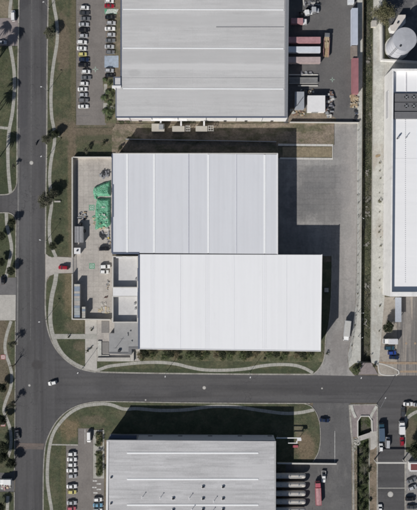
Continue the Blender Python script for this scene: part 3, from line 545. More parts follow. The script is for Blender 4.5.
wall_thing('straight pale wall between the lorry yard and the brown dirt strip', [(289.5, 122.8), (358, 123.2)], 0.3, 1.6, 'cwall')
wall_thing('thin low wall running across the shaded dirt strip above the big bluish roof', [(126, 139.5), (276, 142)], 0.2, 1.0, 'gwall', 'gwall', z0=0.3)
wall_thing('white topped wall round the tank yard, cornering beside the canal', [(380, -40), (380.4, 61), (430, 64)], 0.5, 2.6, 'wwall')
wall_thing('pale wall with end pillar between the small brown lawn and the tanker dock', [(277, 462.6), (336, 463.2)], 0.45, 1.3, 'cwall')
g = thing('yard_gate', 'closed grey sliding gate of the concrete yard, opening on the driveway with the red car', 'gate', W(73.2, 265.5))
a, c = W(73.2, 257.6), W(73.2, 273.6)
part('gate_frame', MB().box(a.x - .05, a.x + .05, c.y, a.y, 0.15, 0.27).box(a.x - .05, a.x + .05, c.y, a.y, 1.9, 2.0), M['metal'], g)
for i in range(14):
    y = c.y + (i + .5) * (a.y - c.y) / 14
    part('gate_bar', MB().box(a.x - .03, a.x + .03, y - .04, y + .04, 0.27, 1.9), M['metal'], g)
def fence(label, pts, h=2.2, step=3.2, seed=1):
    rnd = random.Random(seed); p0 = W(*pts[0]); t = thing('chain_link_fence', label, 'fence', (p0.x, p0.y, 0.1)); wires = MB()
    for i in range(len(pts) - 1):
        a, b_ = W(*pts[i]), W(*pts[i + 1]); ln = (b_ - a).length; n = max(1, round(ln / step)); d = (b_ - a) / ln
        for k in range(n):
            p = a + d * (ln * k / n); part('fence_post', MB().tube((p.x, p.y, 0), (p.x, p.y, h + .15), 0.05, n=6), M['metal'], t)
        part('top_rail', MB().tube((a.x, a.y, h), (b_.x, b_.y, h), 0.035, n=6), M['metal'], t)
        m = int(ln / 0.45)
        for k in range(m):
            p = a + d * (ln * k / m); q = p + d * min(h, ln)
            for s_ in (1, -1):
                u, v = (p, q) if s_ > 0 else (q, p)
                wires.tube((u.x, u.y, 0.15), (v.x, v.y, h), 0.012, n=3)
    part('wire_mesh', wires, M['metal'], t, stuff=True)
    return t
fence('long chain link fence along the left bank of the canal beside the worn concrete driveway', [(358, 124), (357.4, 190), (356.8, 256), (355.8, 300), (352.2, 330), (349.2, 348), (347.6, 362)])
t = thing('fence_row', 'low wire fence of slim posts along the right bank of the canal', 'fence', W(382.6, 120))
for k in range(24):
    p = W(382.7, 84 + k * 9.2); part('fence_post', MB().tube((p.x, p.y, .1), (p.x, p.y, 1.3), 0.05, n=5), M['metal'], t)
p, q = W(382.7, 84), W(382.7, 296)
part('wire', MB().tube((p.x, p.y, 1.25), (q.x, q.y, 1.25), 0.02, n=4).tube((p.x, p.y, .8), (q.x, q.y, .8), 0.02, n=4), M['metal'], t)

# ------------------------------------------------------------------ big sheds
def building(name, label, top, h, wallmat, cat='warehouse', inset=0.0):
    """top: outline of the roof edge in photo pixels; walls stand straight under it"""
    q = PP(top, h); cx = sum(p[0] for p in q) / len(q); cy = sum(p[1] for p in q) / len(q)
    t = thing(name, label, cat, (cx, cy, 0))
    part('wall', MB().prism(q, -0.05, h - 0.25), M[wallmat], t)
    return t, q
def roof_part(t, pts, h, mat, name='roof_panel', th=0.25, rise=0.0):
    return part(name, MB().prism(PP(pts, h), h - th, h + rise), mat if not isinstance(mat, str) else M[mat], t)
def pbox(x0, y0, x1, y1, z0, z1, zt=None):
    """box from pixel corners as seen at height zt (default its top)"""
    zt = z1 if zt is None else zt; a, c = W(x0, y1, zt), W(x1, y0, zt); return MB().box(a.x, c.x, a.y, c.y, z0, z1)
def lerp(a, b, t): return a + (b - a) * t

# --- centre, upper block with bluish roof
HN, HS = 12.3, 12.6
nb, q = building('warehouse', 'large shed with pale bluish ribbed roof joined to the white roofed shed below it', [(112.6, 153.4), (277.6, 154.4), (277.4, 254), (139, 253.2), (112.0, 252.8)], HN, 'gwall')
sx = [(112.6, 126.5), (128.0, 153.4), (154.9, 207.6), (209.1, 263.9), (265.4, 277.6)]
def ny(x, top): return lerp(153.4, 154.4, (x - 112.6) / 165) if top else lerp(252.8, 254, (x - 112) / 165)
for x0, x1 in sx:
    roof_part(nb, [(x0, ny(x0, 1)), (x1, ny(x1, 1)), (x1, ny(x1, 0)), (x0, ny(x0, 0))], HN, 'roof_n')
for (x0, x1), (x2, x3) in zip(sx, sx[1:]):
    roof_part(nb, [(x1 - .15, ny(x1, 1) + .3), (x2 + .15, ny(x2, 1) + .3), (x2 + .15, ny(x2, 0) - .3), (x1 - .15, ny(x1, 0) - .3)], HN, 'skylight', 'skylight', 0.2, 0.1)
rb = MB(); n = 148
for i in range(n):
    x = 113.2 + i * (164.0 / n); a, c = W(x, 153.9 + i * .006, HN), W(x, 252.8 + i * .008, HN)
    rb.box(a.x - .05, a.x + .05, c.y, a.y, HN - .01, HN + .025)
part('roof_ribs', rb, M['roof_n'], nb, stuff=True)
part('ridge_flashing', pbox(188.2, 153.9, 189.0, 253.4, HN, HN + .12), plain('ridge_flashing_paint', (0.52, 0.53, 0.58), 0.5), nb)
part('ridge_flashing', pbox(236.0, 154.0, 236.6, 253.6, HN, HN + .12), plain('ridge_flashing_pale', (0.62, 0.63, 0.68), 0.5), nb)
for y0, y1, x in ((153.5, 184.5, 112.6), (184.5, 217, 112.9), (217, 252.8, 112.2)):
    part('gutter_and_shade_edge', pbox(x - .9, y0, x + (0.7 if y0 > 180 else 0.0), y1, HN - .5, HN + .14), M['navy'], nb)  # dark strip painted for the fascia shade along the left roof edge
part('parapet_cap', pbox(112.6, 153.0, 277.8, 153.9, HN - .3, HN + .13), M['capwhite'], nb)
part('parapet_cap', pbox(276.9, 153.4, 278.0, 254.2, HN - .3, HN + .15), M['whiteflat'], nb)
part('gutter_and_shade_edge', pbox(112.0, 252.4, 139.2, 254.2, HN - .5, HN + .16), M['navy'], nb)  # lower edge too: fascia shade drawn as a dark strip
for yy in (178, 196, 214, 232):      # loading doors on the side facing the concrete yard
    a, c = W(277.5, yy + 5, HN), W(277.5, yy, HN)
    d = part('loading_door', MB().box(a.x, a.x + .08, a.y, c.y, 1.1, 5.0), M['whiteflat'], nb)
    for u0 in (a.y + .2, c.y - .5): part('dock_bumper', MB().box(a.x, a.x + .35, u0, u0 + .3, .5, 1.1), M['blackplastic'], nb)

# --- centre, lower block with white roof
sb, q = building('warehouse', 'largest shed with bright white roof, facing the planted street edge', [(139.3, 254.2), (321.9, 254.8), (320.4, 351.0), (139.3, 348.6)], HS, 'gwall')
def sy(x, top): return lerp(254.2, 254.8, (x - 139.3) / 182) if top else lerp(348.6, 351.0, (x - 139.3) / 181)
xs = [139.3, 152.8, 180.4, 207.4, 234.0, 264.2, 286.6, 321.9]
for i in range(7):
    x0, x1 = xs[i], xs[i + 1]; e = 0 if i < 6 else 1.5
    roof_part(sb, [(x0 + .12, sy(x0, 1)), (x1 - .12, sy(x1, 1)), (x1 - .12 - e, sy(x1, 0)), (x0 + .12, sy(x0, 0))], HS, 'roof_s')
for i in range(1, 7):
    x = xs[i]; roof_part(sb, [(x - .2, sy(x, 1)), (x + .2, sy(x, 1)), (x + .2, sy(x, 0)), (x - .2, sy(x, 0))], HS, 'skyfaint', 'seam_cover', 0.2, 0.05)
rb = MB(); n = 160
for i in range(n):
    x = 140.0 + i * (180.4 / n); a, c = W(x, sy(x, 1) + .2, HS), W(x, sy(x, 0) - .3, HS)
    rb.box(a.x - .05, a.x + .05, c.y, a.y, HS - .01, HS + .025)
part('roof_ribs', rb, M['roof_s'], sb, stuff=True)
fx = MB()
for x in (151, 154.6, 205.8, 209, 262.6, 266, 286.6, 180.4):
    for k in range(60):
        p = W(x, 256 + k * 1.56, HS); fx.box(p.x - .07, p.x + .07, p.y - .07, p.y + .07, HS, HS + .09)
part('roof_fasteners', fx, plain('fastener_washers', (0.62, 0.62, 0.63), 0.4), sb, stuff=True)
for (y0, y1, w) in ((254.6, 268, 0.9), (268, 281, 1.5), (281, 292, 1.0), (292, 318, 1.5), (318, 349, 1.0)):
    part('gutter_and_shade_edge', pbox(139.4 - w - .4, y0, 139.7, y1, HS - .6, HS + .14), M['navy'], sb)  # stepped dark strips carry the fascia shade in their colour
part('parapet_cap', MB().prism(PP([(138.6, 348.4), (320.6, 350.8), (320.6, 351.6), (138.6, 349.2)], HS), HS - .3, HS + .12), M['whiteflat'], sb)
part('parapet_cap', MB().prism(PP([(321.5, 254.4), (322.3, 254.4), (320.8, 351.4), (320.0, 351.4)], HS), HS - .3, HS + .15), M['whiteflat'], sb)

# --- office annex between the yard and the white shed
HA = 8.0
def U(x, y, z):     # keep the plan seen at height z
    return W(x, y, z)
oa = thing('office_annex', 'low office wing with two sunken flat roofs either side of a white bridge', 'office building', W(125, 300))
def ring(x0, y0, x1, y1, w, z0, z1, zt):
    a, c = W(x0, y1, zt), W(x1, y0, zt); b_ = MB()
    b_.box(a.x, c.x, c.y - w, c.y, z0, z1).box(a.x, c.x, a.y, a.y + w, z0, z1 - .003).box(a.x, a.x + w, a.y + w, c.y - w, z0, z1 - .002).box(c.x - w, c.x, a.y + w, c.y - w, z0, z1 - .004)
    return b_
part('wall', pbox(112.6, 256.5, 137.6, 322.2, 0, HA - 2.7, HA), M['cwall'], oa)
part('parapet', ring(112.2, 256.0, 138.0, 288.0, .45, HA - 2.72, HA, HA), M['capwhite'], oa)
part('parapet', ring(112.2, 296.0, 138.0, 322.8, .45, HA - 2.72, HA, HA), M['capwhite'], oa)
part('flat_roof', pbox(113.2, 257, 137.0, 287.2, HA - 2.7, HA - 2.62, HA), M['paleflat'], oa)
part('flat_roof', pbox(113.2, 297, 137.0, 321.8, HA - 2.7, HA - 2.61, HA), M['paleflat'], oa)
part('white_roof', pbox(112.8, 288.0, 137.6, 296.0, HA - 2.72, HA - .05, HA), M['whiteflat'], oa)
for (x, y) in ((116, 257.0), (126, 257.2)): part('roof_vent', pbox(x, y, x + 6, y + 1.0, HA - .1, HA + .18), M['whiteflat'], oa)
for (x, y) in ((135, 278.5), (133.8, 303), (134.5, 308)):
    part('roof_vent', pbox(x, y, x + 1.6, y + 1.8, HA - 2.6, HA - 1.9), M['metal'], oa)

hb = thing('entrance_block', 'low grey flat roofed block with stepped outline below the office wing', 'building', W(120, 338))
ez = 4.6
part('wall', MB().prism(PP([(109.3, 333.5), (114.5, 333.5), (114.5, 323), (138, 323), (138, 349), (131.5, 349), (131.5, 354.6), (109.3, 353.6)], ez), 0, ez - .1), M['gwall'], hb)
part('flat_roof', MB().prism(PP([(109.1, 333.3), (114.3, 333.3), (114.3, 322.8), (138.2, 322.8), (138.2, 347), (128.5, 347), (128.5, 352.4), (109.1, 352.4)], ez), ez - .1, ez), M['grayflat'], hb)
part('roof_edge', MB().prism(PP([(128.5, 347), (138.2, 347), (138.2, 349.2), (131.7, 349.2), (131.7, 354.8), (109.1, 353.8), (109.1, 352.4), (128.5, 352.4)], ez), ez - .12, ez + .15), plain('dark_roof_edge', (0.17, 0.17, 0.175)), hb)
for (x0, y0, x1, y1) in ((127, 333.4, 127.8, 336.5), (129.5, 331, 130.6, 332), (131, 341, 132, 342)): part('roof_vent', pbox(x0, y0, x1, y1, ez, ez + .5), M['metal'], hb)
part('mast', MB().tube(W(116.5, 347, ez), W(116.5, 347, ez) + Vector((0, 0, 4.2)), .07, n=5).tube(W(116.5, 347, ez) + Vector((-.9, 0, 3.4)), W(116.5, 347, ez) + Vector((.9, 0, 3.4)), .05, n=5), M['darkmetal'], hb)
part('air_handler', pbox(117.8, 350, 120.2, 352, ez, ez + .9), M['darkmetal'], hb)
lw = thing('terrace_wall', 'pale stepped wall framing the entrance terrace, white corner piece under the white shed', 'wall', W(120, 358))
part('wall_panel', pbox(97.4, 357.6, 130, 361.4, 0.1, 1.1), M['paleconc'], lw)
part('wall_panel', pbox(130.2, 346.4, 133.8, 361.4, 0.1, 1.25), M['paleconc'], lw)
part('wall_panel', pbox(133.8, 346.4, 140, 349.6, 0.1, 1.15), M['paleconc'], lw)
part('planter_box', pbox(97.6, 341, 101.4, 356, 0.1, .7), M['bank'], lw)
part('planter_box', pbox(101.6, 342, 108.6, 353.4, 0.1, .35), plain('planter_soil', (0.22, 0.21, 0.20), .9), lw)
part('planter_box', pbox(101.4, 321.2, 109, 333, 0.1, .3), plain('planter_soil', (0.22, 0.21, 0.20), .9), lw)
part('step', pbox(97.6, 354.8, 109, 356.6, 0.1, .5), M['walk'], lw)

# --- top shed
HT = 9.3
tb, q = building('warehouse', 'large mid grey roofed shed with white skylight lines at the top edge', [(121.2, -50), (289.4, -50), (287.6, 117.6), (116.0, 117.0), (116.2, 87.4), (121.2, 87.4)], HT, 'wwall')
ys = [(-50, 8.6), (9.9, 47.4), (48.8, 87.8), (89.2, 116.6)]
for i, (y0, y1) in enumerate(ys):
    xl = 121.4 if i < 3 else 116.4
    roof_part(tb, [(xl, y0), (284.6, y0 + .5), (284.4, y1 + .5), (xl, y1)], HT, 'roof_t')
for (a0, y0), (y1, _) in zip(ys, ys[1:]):
    roof_part(tb, [(122.8, y0 + .1), (283.6, y0 + .6), (283.6, y1 + .4), (122.8, y1 - .1)], HT, 'skylight', 'skylight', .2, .1)
    roof_part(tb, [(116.4 if y0 > 80 else 121.4, y0), (122.6, y0), (122.6, y1), (116.4 if y0 > 80 else 121.4, y1)], HT, 'roof_t')
part('ridge_flashing', pbox(216, 26.6, 283.8, 27.4, HT, HT + .14), plain('dull_ridge_flashing', (0.30, 0.30, 0.31)), tb)
part('ridge_flashing', pbox(121.6, 77.8, 283.8, 78.2, HT, HT + .08), plain('dull_ridge_flashing_pale', (0.44, 0.44, 0.44)), tb)
part('side_gutter', MB().prism(PP([(284.7, -50), (286.2, -50), (285.4, 117.4), (284.3, 117.4)], HT), HT - .3, HT + .1), plain('gutter_grey', (0.30, 0.30, 0.315)), tb)
part('side_roof_strip', MB().prism(PP([(286.3, -50), (289.4, -50), (287.7, 117.6), (285.5, 117.6)], HT), HT - .3, HT + .04), plain('strip_grey', (0.22, 0.23, 0.25)), tb)
part('gutter_and_shade_edge', pbox(116.0, 116.4, 286.4, 117.6, HT - .4, HT + .12), M['navy'], tb)
part('gutter_and_shade_edge', pbox(120.4, -50, 121.6, 77, HT - .4, HT + .12), M['navy'], tb)
part('gutter_and_shade_edge', pbox(115.4, 87, 116.4, 117.6, HT - .4, HT + .12), plain('slate_flashing', (0.2, 0.21, 0.24)), tb)
rb = MB()
for i in range(166):
    y = -49 + i * 1.0
    if any(a0 - .6 < y < b0 + .6 for a0, b0 in ((8.6, 9.9), (47.4, 48.8), (87.8, 89.2))): continue
    a, c = W(121.8 if y < 88 else 116.8, y, HT), W(284, y + .45, HT); rb.add([(a.x, a.y - .05, HT + .012), (a.x, a.y + .05, HT + .012), (c.x, c.y + .05, HT + .012), (c.x, c.y - .05, HT + .012), (a.x, a.y - .09, HT - .01), (a.x, a.y + .09, HT - .01), (c.x, c.y + .09, HT - .01), (c.x, c.y - .09, HT - .01)], [(0, 1, 2, 3), (0, 3, 7, 4), (1, 5, 6, 2), (0, 4, 5, 1), (2, 6, 7, 3)])
part('roof_ribs', rb, M['roof_t'], tb, stuff=True)
# wall facing us: downpipes, doors
yb = W(0, 117.3, HT).y
for x in (130, 152, 178, 206, 236, 262):
    p = W(x, 0, HT / 2).x; part('downpipe', MB().box(p - .08, p + .08, yb - .3, yb - .12, .3, HT - .3), M['metal'], tb)
for x in (121, 140, 225, 246, 272):
    p = W(x, 0, 2).x; d = part('door', MB().box(p - .6, p + .6, yb - .24, yb - .14, .3, 2.5), M['darkmetal'], tb)
part('canopy', pbox(117, 117.8, 151, 120.3, 3.6, 3.8), plain('pinkish_canopy', (0.42, 0.36, 0.36)), tb)
part('canopy', pbox(151, 117.8, 187, 120.9, 4.4, 4.6), M['whiteflat'], tb)
sbx = thing('stair_tower', 'small square tower with white rim on the left flank of the grey top shed', 'tower', W(117, 82))
part('wall', pbox(113.6, 77.2, 121.0, 87.2, 0, 9.2, 9.6), M['wwall'], sbx)
part('flat_roof', pbox(114.3, 77.8, 120.2, 85.6, 9.2, 9.3, 9.6), M['paleflat'], sbx)
part('parapet', ring(113.4, 76.8, 121.0, 86.8, .3, 9.2, 9.75, 9.6), M['navy'], sbx)
part('white_band', pbox(111.9, 85.4, 121.0, 87.6, 8.2, 9.80, 9.8), M['whiteflat'], sbx)

# --- bottom shed
HB = 11.8
bb, q = building('warehouse', 'shed with grey ribbed roof dotted with round turbine vents at the bottom of the photo', [(107.2, 440.6), (275.8, 441.6), (275.6, 590), (105.8, 590)], HB, 'gwall')
def by(x, y): return y + (x - 107) / 168.0
byl = [440.8, 453.2, 479.4, 505.2, 531, 590]
for i in range(5):
    roof_part(bb, [(108.8, byl[i] + .4 * (i == 0)), (274.2, byl[i] + .5 + .4 * (i == 0)), (274.2, byl[i + 1] + .5 - .06), (108.8, byl[i + 1] - .06)], HB, 'roof_b')
for y in byl[1:5]:
    part('skylight', pbox(127, y - .75, 258.4, y + .75, HB - .1, HB + .14), M['skylight'], bb)
part('parapet_cap', MB().prism(PP([(106.6, 440.0), (275.9, 441.2), (275.9, 442.2), (106.6, 441.2)], HB), HB - .3, HB + .16), M['roof_b'], bb)
part('parapet_cap', MB().prism(PP([(106.6, 441.3), (108.7, 441.3), (107.2, 590), (105.2, 590)], HB), HB - .3, HB + .2), M['whiteflat'], bb)
part('parapet_cap', MB().prism(PP([(274.3, 442.3), (275.9, 442.3), (275.7, 590), (274.1, 590)], HB), HB - .3, HB + .14), plain('cap_grey', (0.42, 0.42, 0.42)), bb)
rb = MB()
for i in range(170):
    y = 442.6 + i * .87
    if any(abs(y - s_) < 1.2 for s_ in byl[1:5]): pass
    a, c = W(109, y, HB), W(274, y + .5, HB); rb.add([(a.x, a.y - .05, HB + .012), (a.x, a.y + .05, HB + .012), (c.x, c.y + .05, HB + .012), (c.x, c.y - .05, HB + .012), (a.x, a.y - .09, HB - .01), (a.x, a.y + .09, HB - .01), (c.x, c.y + .09, HB - .01), (c.x, c.y - .09, HB - .01)], [(0, 1, 2, 3), (0, 3, 7, 4), (1, 5, 6, 2), (0, 4, 5, 1), (2, 6, 7, 3)])
part('roof_ribs', rb, M['roof_b'], bb, stuff=True)
yb = W(0, 440.9, HB).y
part('fascia', MB().box(W(137, 0, HB).x, W(275.4, 0, HB).x, yb + .02, yb + .12, 2.0, HB - .4), plain('pale_fascia', (0.62, 0.63, 0.66)), bb)
for x in range(150, 276, 30):
    p = W(x, 0, 5).x; part('window', MB().box(p - 1.0, p + 1.0, yb + .13, yb + .18, 3.2, 4.2), M['glass'], bb)
part('low_roof_wedge', MB().prism(PP([(109, 438.6), (110.5, 434.6), (136.4, 436.0), (136.4, 439.0)], 9.5), 7.5, 9.5), M['navy'], bb)
def turbine(px, py, label, big):
    t = thing('roof_vent', label, 'roof vent', W(px, py, HB), 0, 'turbine vents on the bottom shed')
    r = .62 if big else .45
    part('curb', MB().box(-r, r, -r, r, 0, .25), M['whiteflat'], t, False)
    part('neck', MB().cyl((0, 0), r * .72, .2, .4, 12), M['metal'], t, False)
    d = MB()
    for k in range(12):
        a = k * math.pi / 6; c_, s_ = math.cos(a), math.sin(a)
        d.add([(r * .7 * c_, r * .7 * s_, .4), (r * 1.0 * math.cos(a + .3), r * math.sin(a + .3), .6), (r * .25 * math.cos(a + .5), r * .25 * math.sin(a + .5), .85), (r * .7 * math.cos(a + .34), r * .7 * math.sin(a + .34), .4)], [(0, 1, 2, 3)])
    d.cyl((0, 0), r * .62, .4, .8, 10, r * .3); part('turbine_head', d, M['darkmetal'], t, False); return t
vl = ['upper vent', 'second vent', 'third vent']
for j, y in enumerate((487, 498.8, 509.4)):
    turbine(203, y, '%s of the left column of dark turbine vents on the grey bottom roof' % vl[j], 1); turbine(223, y, '%s of the right column of dark turbine vents on the grey bottom roof' % vl[j], 1)
turbine(173.2, 498.6, 'large turbine vent standing alone left of the vent columns', 1); turbine(173.2, 510, 'turbine vent cut by the lower photo edge, left of the columns', 1)
turbine(111.2, 477.6, 'small turbine vent at the left rim of the bottom roof, upper one', 0); turbine(111.0, 503.6, 'small turbine vent at the left rim of the bottom roof, lower one', 0)
for i, (px, py) in enumerate(((142.5, 497), (160.5, 497.6), (189.5, 498), (214, 501), (192, 509.5), (212, 512))):
    t = thing('vent_pipe', ['slim vent pipe leftmost on the bottom roof', 'slim vent pipe just left of the lone turbine', 'slim vent pipe between lone turbine and left vent column', 'slim vent pipe between the two vent columns', 'slim vent pipe at the lower photo edge left of the vents', 'slim vent pipe at the lower photo edge between columns'][i], 'pipe', W(px, py, HB), 0, 'vent pipes on the bottom shed')
    part('pipe', MB().cyl((0, 0), .09, 0, 1.9, 8), M['whiteflat'], t, False); part('cap', MB().cyl((0, 0), .26, 1.9, 2.05, 10, .12), M['whiteflat'], t, False); part('base_flashing', MB().cyl((0, 0), .4, 0, .12, 10, .2), M['whiteflat'], t, False)

# --- right shed
HR, HP = 12.0, 14.2
rt, q = building('warehouse', 'white walled shed with high parapet and rooftop cooling units at the right edge', [(392.2, 69.2), (620, 69.2), (620, 297), (390.6, 297)], HP, 'wwall')
bpy.data.objects.remove([o for o in C.objects if o.parent is rt][0])
WX0, WX1 = W(392.2, 0, HP).x, W(390.4, 0, HP).x; YT, YB = W(0, 68.6, HP).y, W(0, 296.6, HP).y; XR = W(620, 0, HP).x
part('wall', MB().prism([(WX0, YT), (XR, YT), (XR, YB), (WX1, YB)], 0, HR - .1), M['wwall'], rt)
part('parapet', MB().prism([(WX0, YT), (WX0 + .6, YT), (WX1 + .6, YB), (WX1, YB)], HR - .1, HP), M['wwall'], rt)
part('parapet', MB().box(WX0 + .62, XR, YT - .9, YT, HR - .1, HP - .01), M['wwall'], rt)
part('parapet', MB().box(WX1 + .64, XR, YB, YB + 2.0, HR - .1, HP - .02), M['wwall'], rt)
sw = plain('roof_panel_pale', (0.70, 0.70, 0.71))
YT2, YB2 = YT - .9, YB + 2.0
yy = [YT2, W(0, 92.5, HR).y, W(0, 119, HR).y, W(0, 158.4, HR).y, YB2]
for i, m in enumerate((M['roof_r'], M['grayflat'], M['roof_r'], M['roof_r'])):
    part('roof_panel', MB().box(WX0 + .7, XR, yy[i + 1] + .03, yy[i] - .03, HR - .1, HR + (0.0, -.04, .0, .05)[i]), m, rt)
rb = MB()
for k in range(80):
    p = W(405.3, 120 + k * 2.05, HR); rb.box(p.x - .16, p.x + .16, p.y - .2, p.y + .2, HR + .0, HR + .12)
part('roof_fasteners', rb, plain('dull_clip', (0.5, 0.5, 0.52)), rt, stuff=True)
part('roof_beam', pbox(405.8, 70, 406.6, 92, HR, HR + .25), plain('pale_beam', (0.55, 0.55, 0.57)), rt)
xw = lerp(WX0, WX1, .18)
part('wall_panel', MB().box(xw - .16, xw + .3, W(0, 119, 5).y, W(0, 92, 5).y, 4.2, 8.2), plain('grey_louvre', (0.55, 0.55, 0.56)), rt)
lou = MB()
def louvre_bank(x0, x1, y0, y1, label):
    a, c = W(x0, y1, HR + 1), W(x1, y0, HR + 1)
    t = thing('cooling_unit', label, 'cooling unit', ((a.x + c.x) / 2, (a.y + c.y) / 2, HR), 0, 'rooftop cooling units')
    w, h = (c.x - a.x) / 2, (c.y - a.y) / 2
    part('casing', MB().box(-w, w, -h, h, 0, .9), plain('unit_grey', (.13, .13, .137), .6), t, False)
    n = 6
    for k in range(n):
        y = -h + (k + .5) * 2 * h / n; part('louvre_slat', MB().obox((0, y, 1.02), (1, 0, 0), .28, 2 * w, .06), plain('slat_grey', (.24, .24, .25), .6), t, False)
    return t
def fan(t, x, y, z, r=.95):
    f = part('fan', MB().cyl((x, y), r, z, z + .12, 16, r * .96), M['blackplastic'], t, False)
    b_ = MB()
    for k in range(4):
        a = k * math.pi / 2 + .7; b_.obox((x + math.cos(a) * r * .55, y + math.sin(a) * r * .55, z + .17), (math.cos(a), math.sin(a), 0), .3, r * .9, .04)
    b_.cyl((x, y), .2, z + .12, z + .25, 8)
    o = link('blade', b_.mesh('blade'), M['metal'], f)
u1 = louvre_bank(394.6, 421, 93.2, 101.6, 'dark slatted rooftop cooling unit at the top of the row, two fans on it')
fan(u1, -.6, .1, 1.06); fan(u1, 2.6, .1, 1.06)
u2 = louvre_bank(394.6, 421, 102.2, 110.6, 'dark slatted rooftop cooling unit in the middle of the row, two fans')
fan(u2, -.6, .2, 1.06); fan(u2, 2.6, .2, 1.06)
u3 = louvre_bank(394.6, 421, 111.6, 118.6, 'dark slatted rooftop cooling unit lowest of the row, without fans')
for i, (px, py) in enumerate(((397.2, 138.6), (405.6, 138))):
    t = thing('vent_pipe', ['thick dark bent vent on the white right hand roof', 'thin vent pipe right of the thick one on the right hand roof'][i], 'pipe', W(px, py, HR))
    r = (.32, .13)[i]; part('pipe', MB().cyl((0, 0), r, 0, 1.5, 10), M['darkmetal'], t, False); part('cap', MB().tube((0, 0, 1.5), (.5, .5, 1.8), r * 1.3, r * .9, 10), M['metal'], t, False)
sr = thing('side_canopy', 'narrow bluish grey canopy below the right hand white shed', 'canopy', W(398, 311))
part('canopy_roof', pbox(395.2, 297.5, 401.4, 322, 3.9, 4.1), plain('bluish_canopy', (0.40, 0.43, 0.48)), sr)
for (x, y) in ((395.8, 300), (400.8, 300), (395.8, 320), (400.8, 320)):
    p = W(x, y, 4.1); part('post', MB().box(p.x - .1, p.x + .1, p.y - .1, p.y + .1, 0, 3.9), M['metal'], sr)

# --- tank, hut
HK = 13.5
tc = W(404.8, 39.2, HK); tk = thing('storage_tank', 'large round pale grey storage tank with flat lid beside the canal wall', 'tank', (tc.x, tc.y, 0))
part('shell', MB().cyl((0, 0), 5.05, 0, HK - .1, 48), wall_surf('tank_paint', (0.55, 0.56, 0.60)), tk, False)
part('foundation', MB().cyl((0, 0), 5.6, -.02, .5, 40), M['bank'], tk, False)
part('lid', MB().cyl((0, 0), 5.15, HK - .1, HK + .02, 48).cyl((0, 0), 5.15, HK + .02, HK + .35, 48, .3), surf('tank_lid_paint', (0.40, 0.41, 0.44), .06, .3, .12, 2, over=[(.3, (1, .3, 1), .5, .65, (.34, .35, .38), .6)], bump=.1), tk, False)
rb = MB()
for z in (3, 6, 9, 12): rb.cyl((0, 0), 5.12, z, z + .14, 48)
part('hoop', rb, M['metal'], tk, False)
ld = MB()
for s_ in (-.25, .25): ld.tube((-3.6 + s_, -3.9 - s_, .4), (-3.6 + s_, -3.9 - s_, HK + .6), .05, n=5)
for k in range(26): ld.tube((-3.85, -3.65, .8 + k * .5), (-3.35, -4.15, .8 + k * .5), .03, n=4)
part('ladder', ld, M['darkmetal'], tk, False)
part('hatch', MB().cyl((-1.9, -2.9), .45, HK + .1, HK + .5, 12), M['darkmetal'], tk, False)
hu = thing('pump_house', 'small pale hut with angled corner standing between the tree and the tank', 'hut', W(399, 23))
part('wall', MB().prism(PP([(393.5, 24.5), (398.6, 15.2), (405.3, 15.0), (405.3, 22.5), (397.5, 31.2), (391.5, 30.2), (390.3, 25.8)], 4.2), 0, 4.0), M['wwall'], hu)
part('flat_roof', MB().prism(PP([(393.3, 24.2), (398.4, 14.8), (405.6, 14.6), (405.6, 22.7), (397.7, 31.6), (391.1, 30.5), (389.9, 25.6)], 4.2), 4.0, 4.2), plain('hut_roof', (0.62, 0.58, 0.54)), hu)
part('roof_vent', pbox(397.4, 21.6, 398.8, 23, 4.2, 4.9), M['darkmetal'], hu)
cbx = thing('gauge_house', 'little white box standing out over the canal on its right wall', 'hut', W(374, 24))
part('wall', pbox(371.8, 20.6, 376.4, 26.2, -.2, 2.0, 2.2), M['cwall'], cbx); part('roof', pbox(371.6, 20.3, 376.7, 26.5, 2.0, 2.15), M['paleconc'], cbx)

# ------------------------------------------------------------------ vehicles
def loft(stations, cap=True):
    """closed body from cross-sections (x, half width low, half width top, z low, z mid, z top)"""
    b = MB(); V = []; 
    for (x, h0, h1, z0, zm, z1) in stations:
        V += [(x, -h0 * .96, z0), (x, -h0, zm), (x, -h1, z1 - .03), (x, -h1 * .86, z1), (x, h1 * .86, z1), (x, h1, z1 - .03), (x, h0, zm), (x, h0 * .96, z0)]
    F = []; m = 8
    for i in range(len(stations) - 1):
        for j in range(m):
            F.append((i * m + j, (i + 1) * m + j, (i + 1) * m + (j + 1) % m, i * m + (j + 1) % m))
    F += [tuple(range(m)), tuple(range((len(stations) - 1) * m + m - 1, (len(stations) - 1) * m - 1, -1))]
    return b.add(V, F)
def paintpart(name, mb, mat, t, smooth=False):
    o = part(name, mb, mat, t, False, smooth); PAINTED.add(o.name); return o
def wheels(t, xs, half, r=.33, w=.22):
    for x in xs:
        for s_ in (-1, 1):
            wh = part('wheel', MB().wheelx((x, s_ * (half - w / 2), r), r, w), M['tyre'], t, False)
            y = s_ * (half + .005); part_rim = link('rim', MB().wheelx((x, s_ * (half - .01), r), r * .58, .04, 10).mesh('rim'), M['rim'], wh)
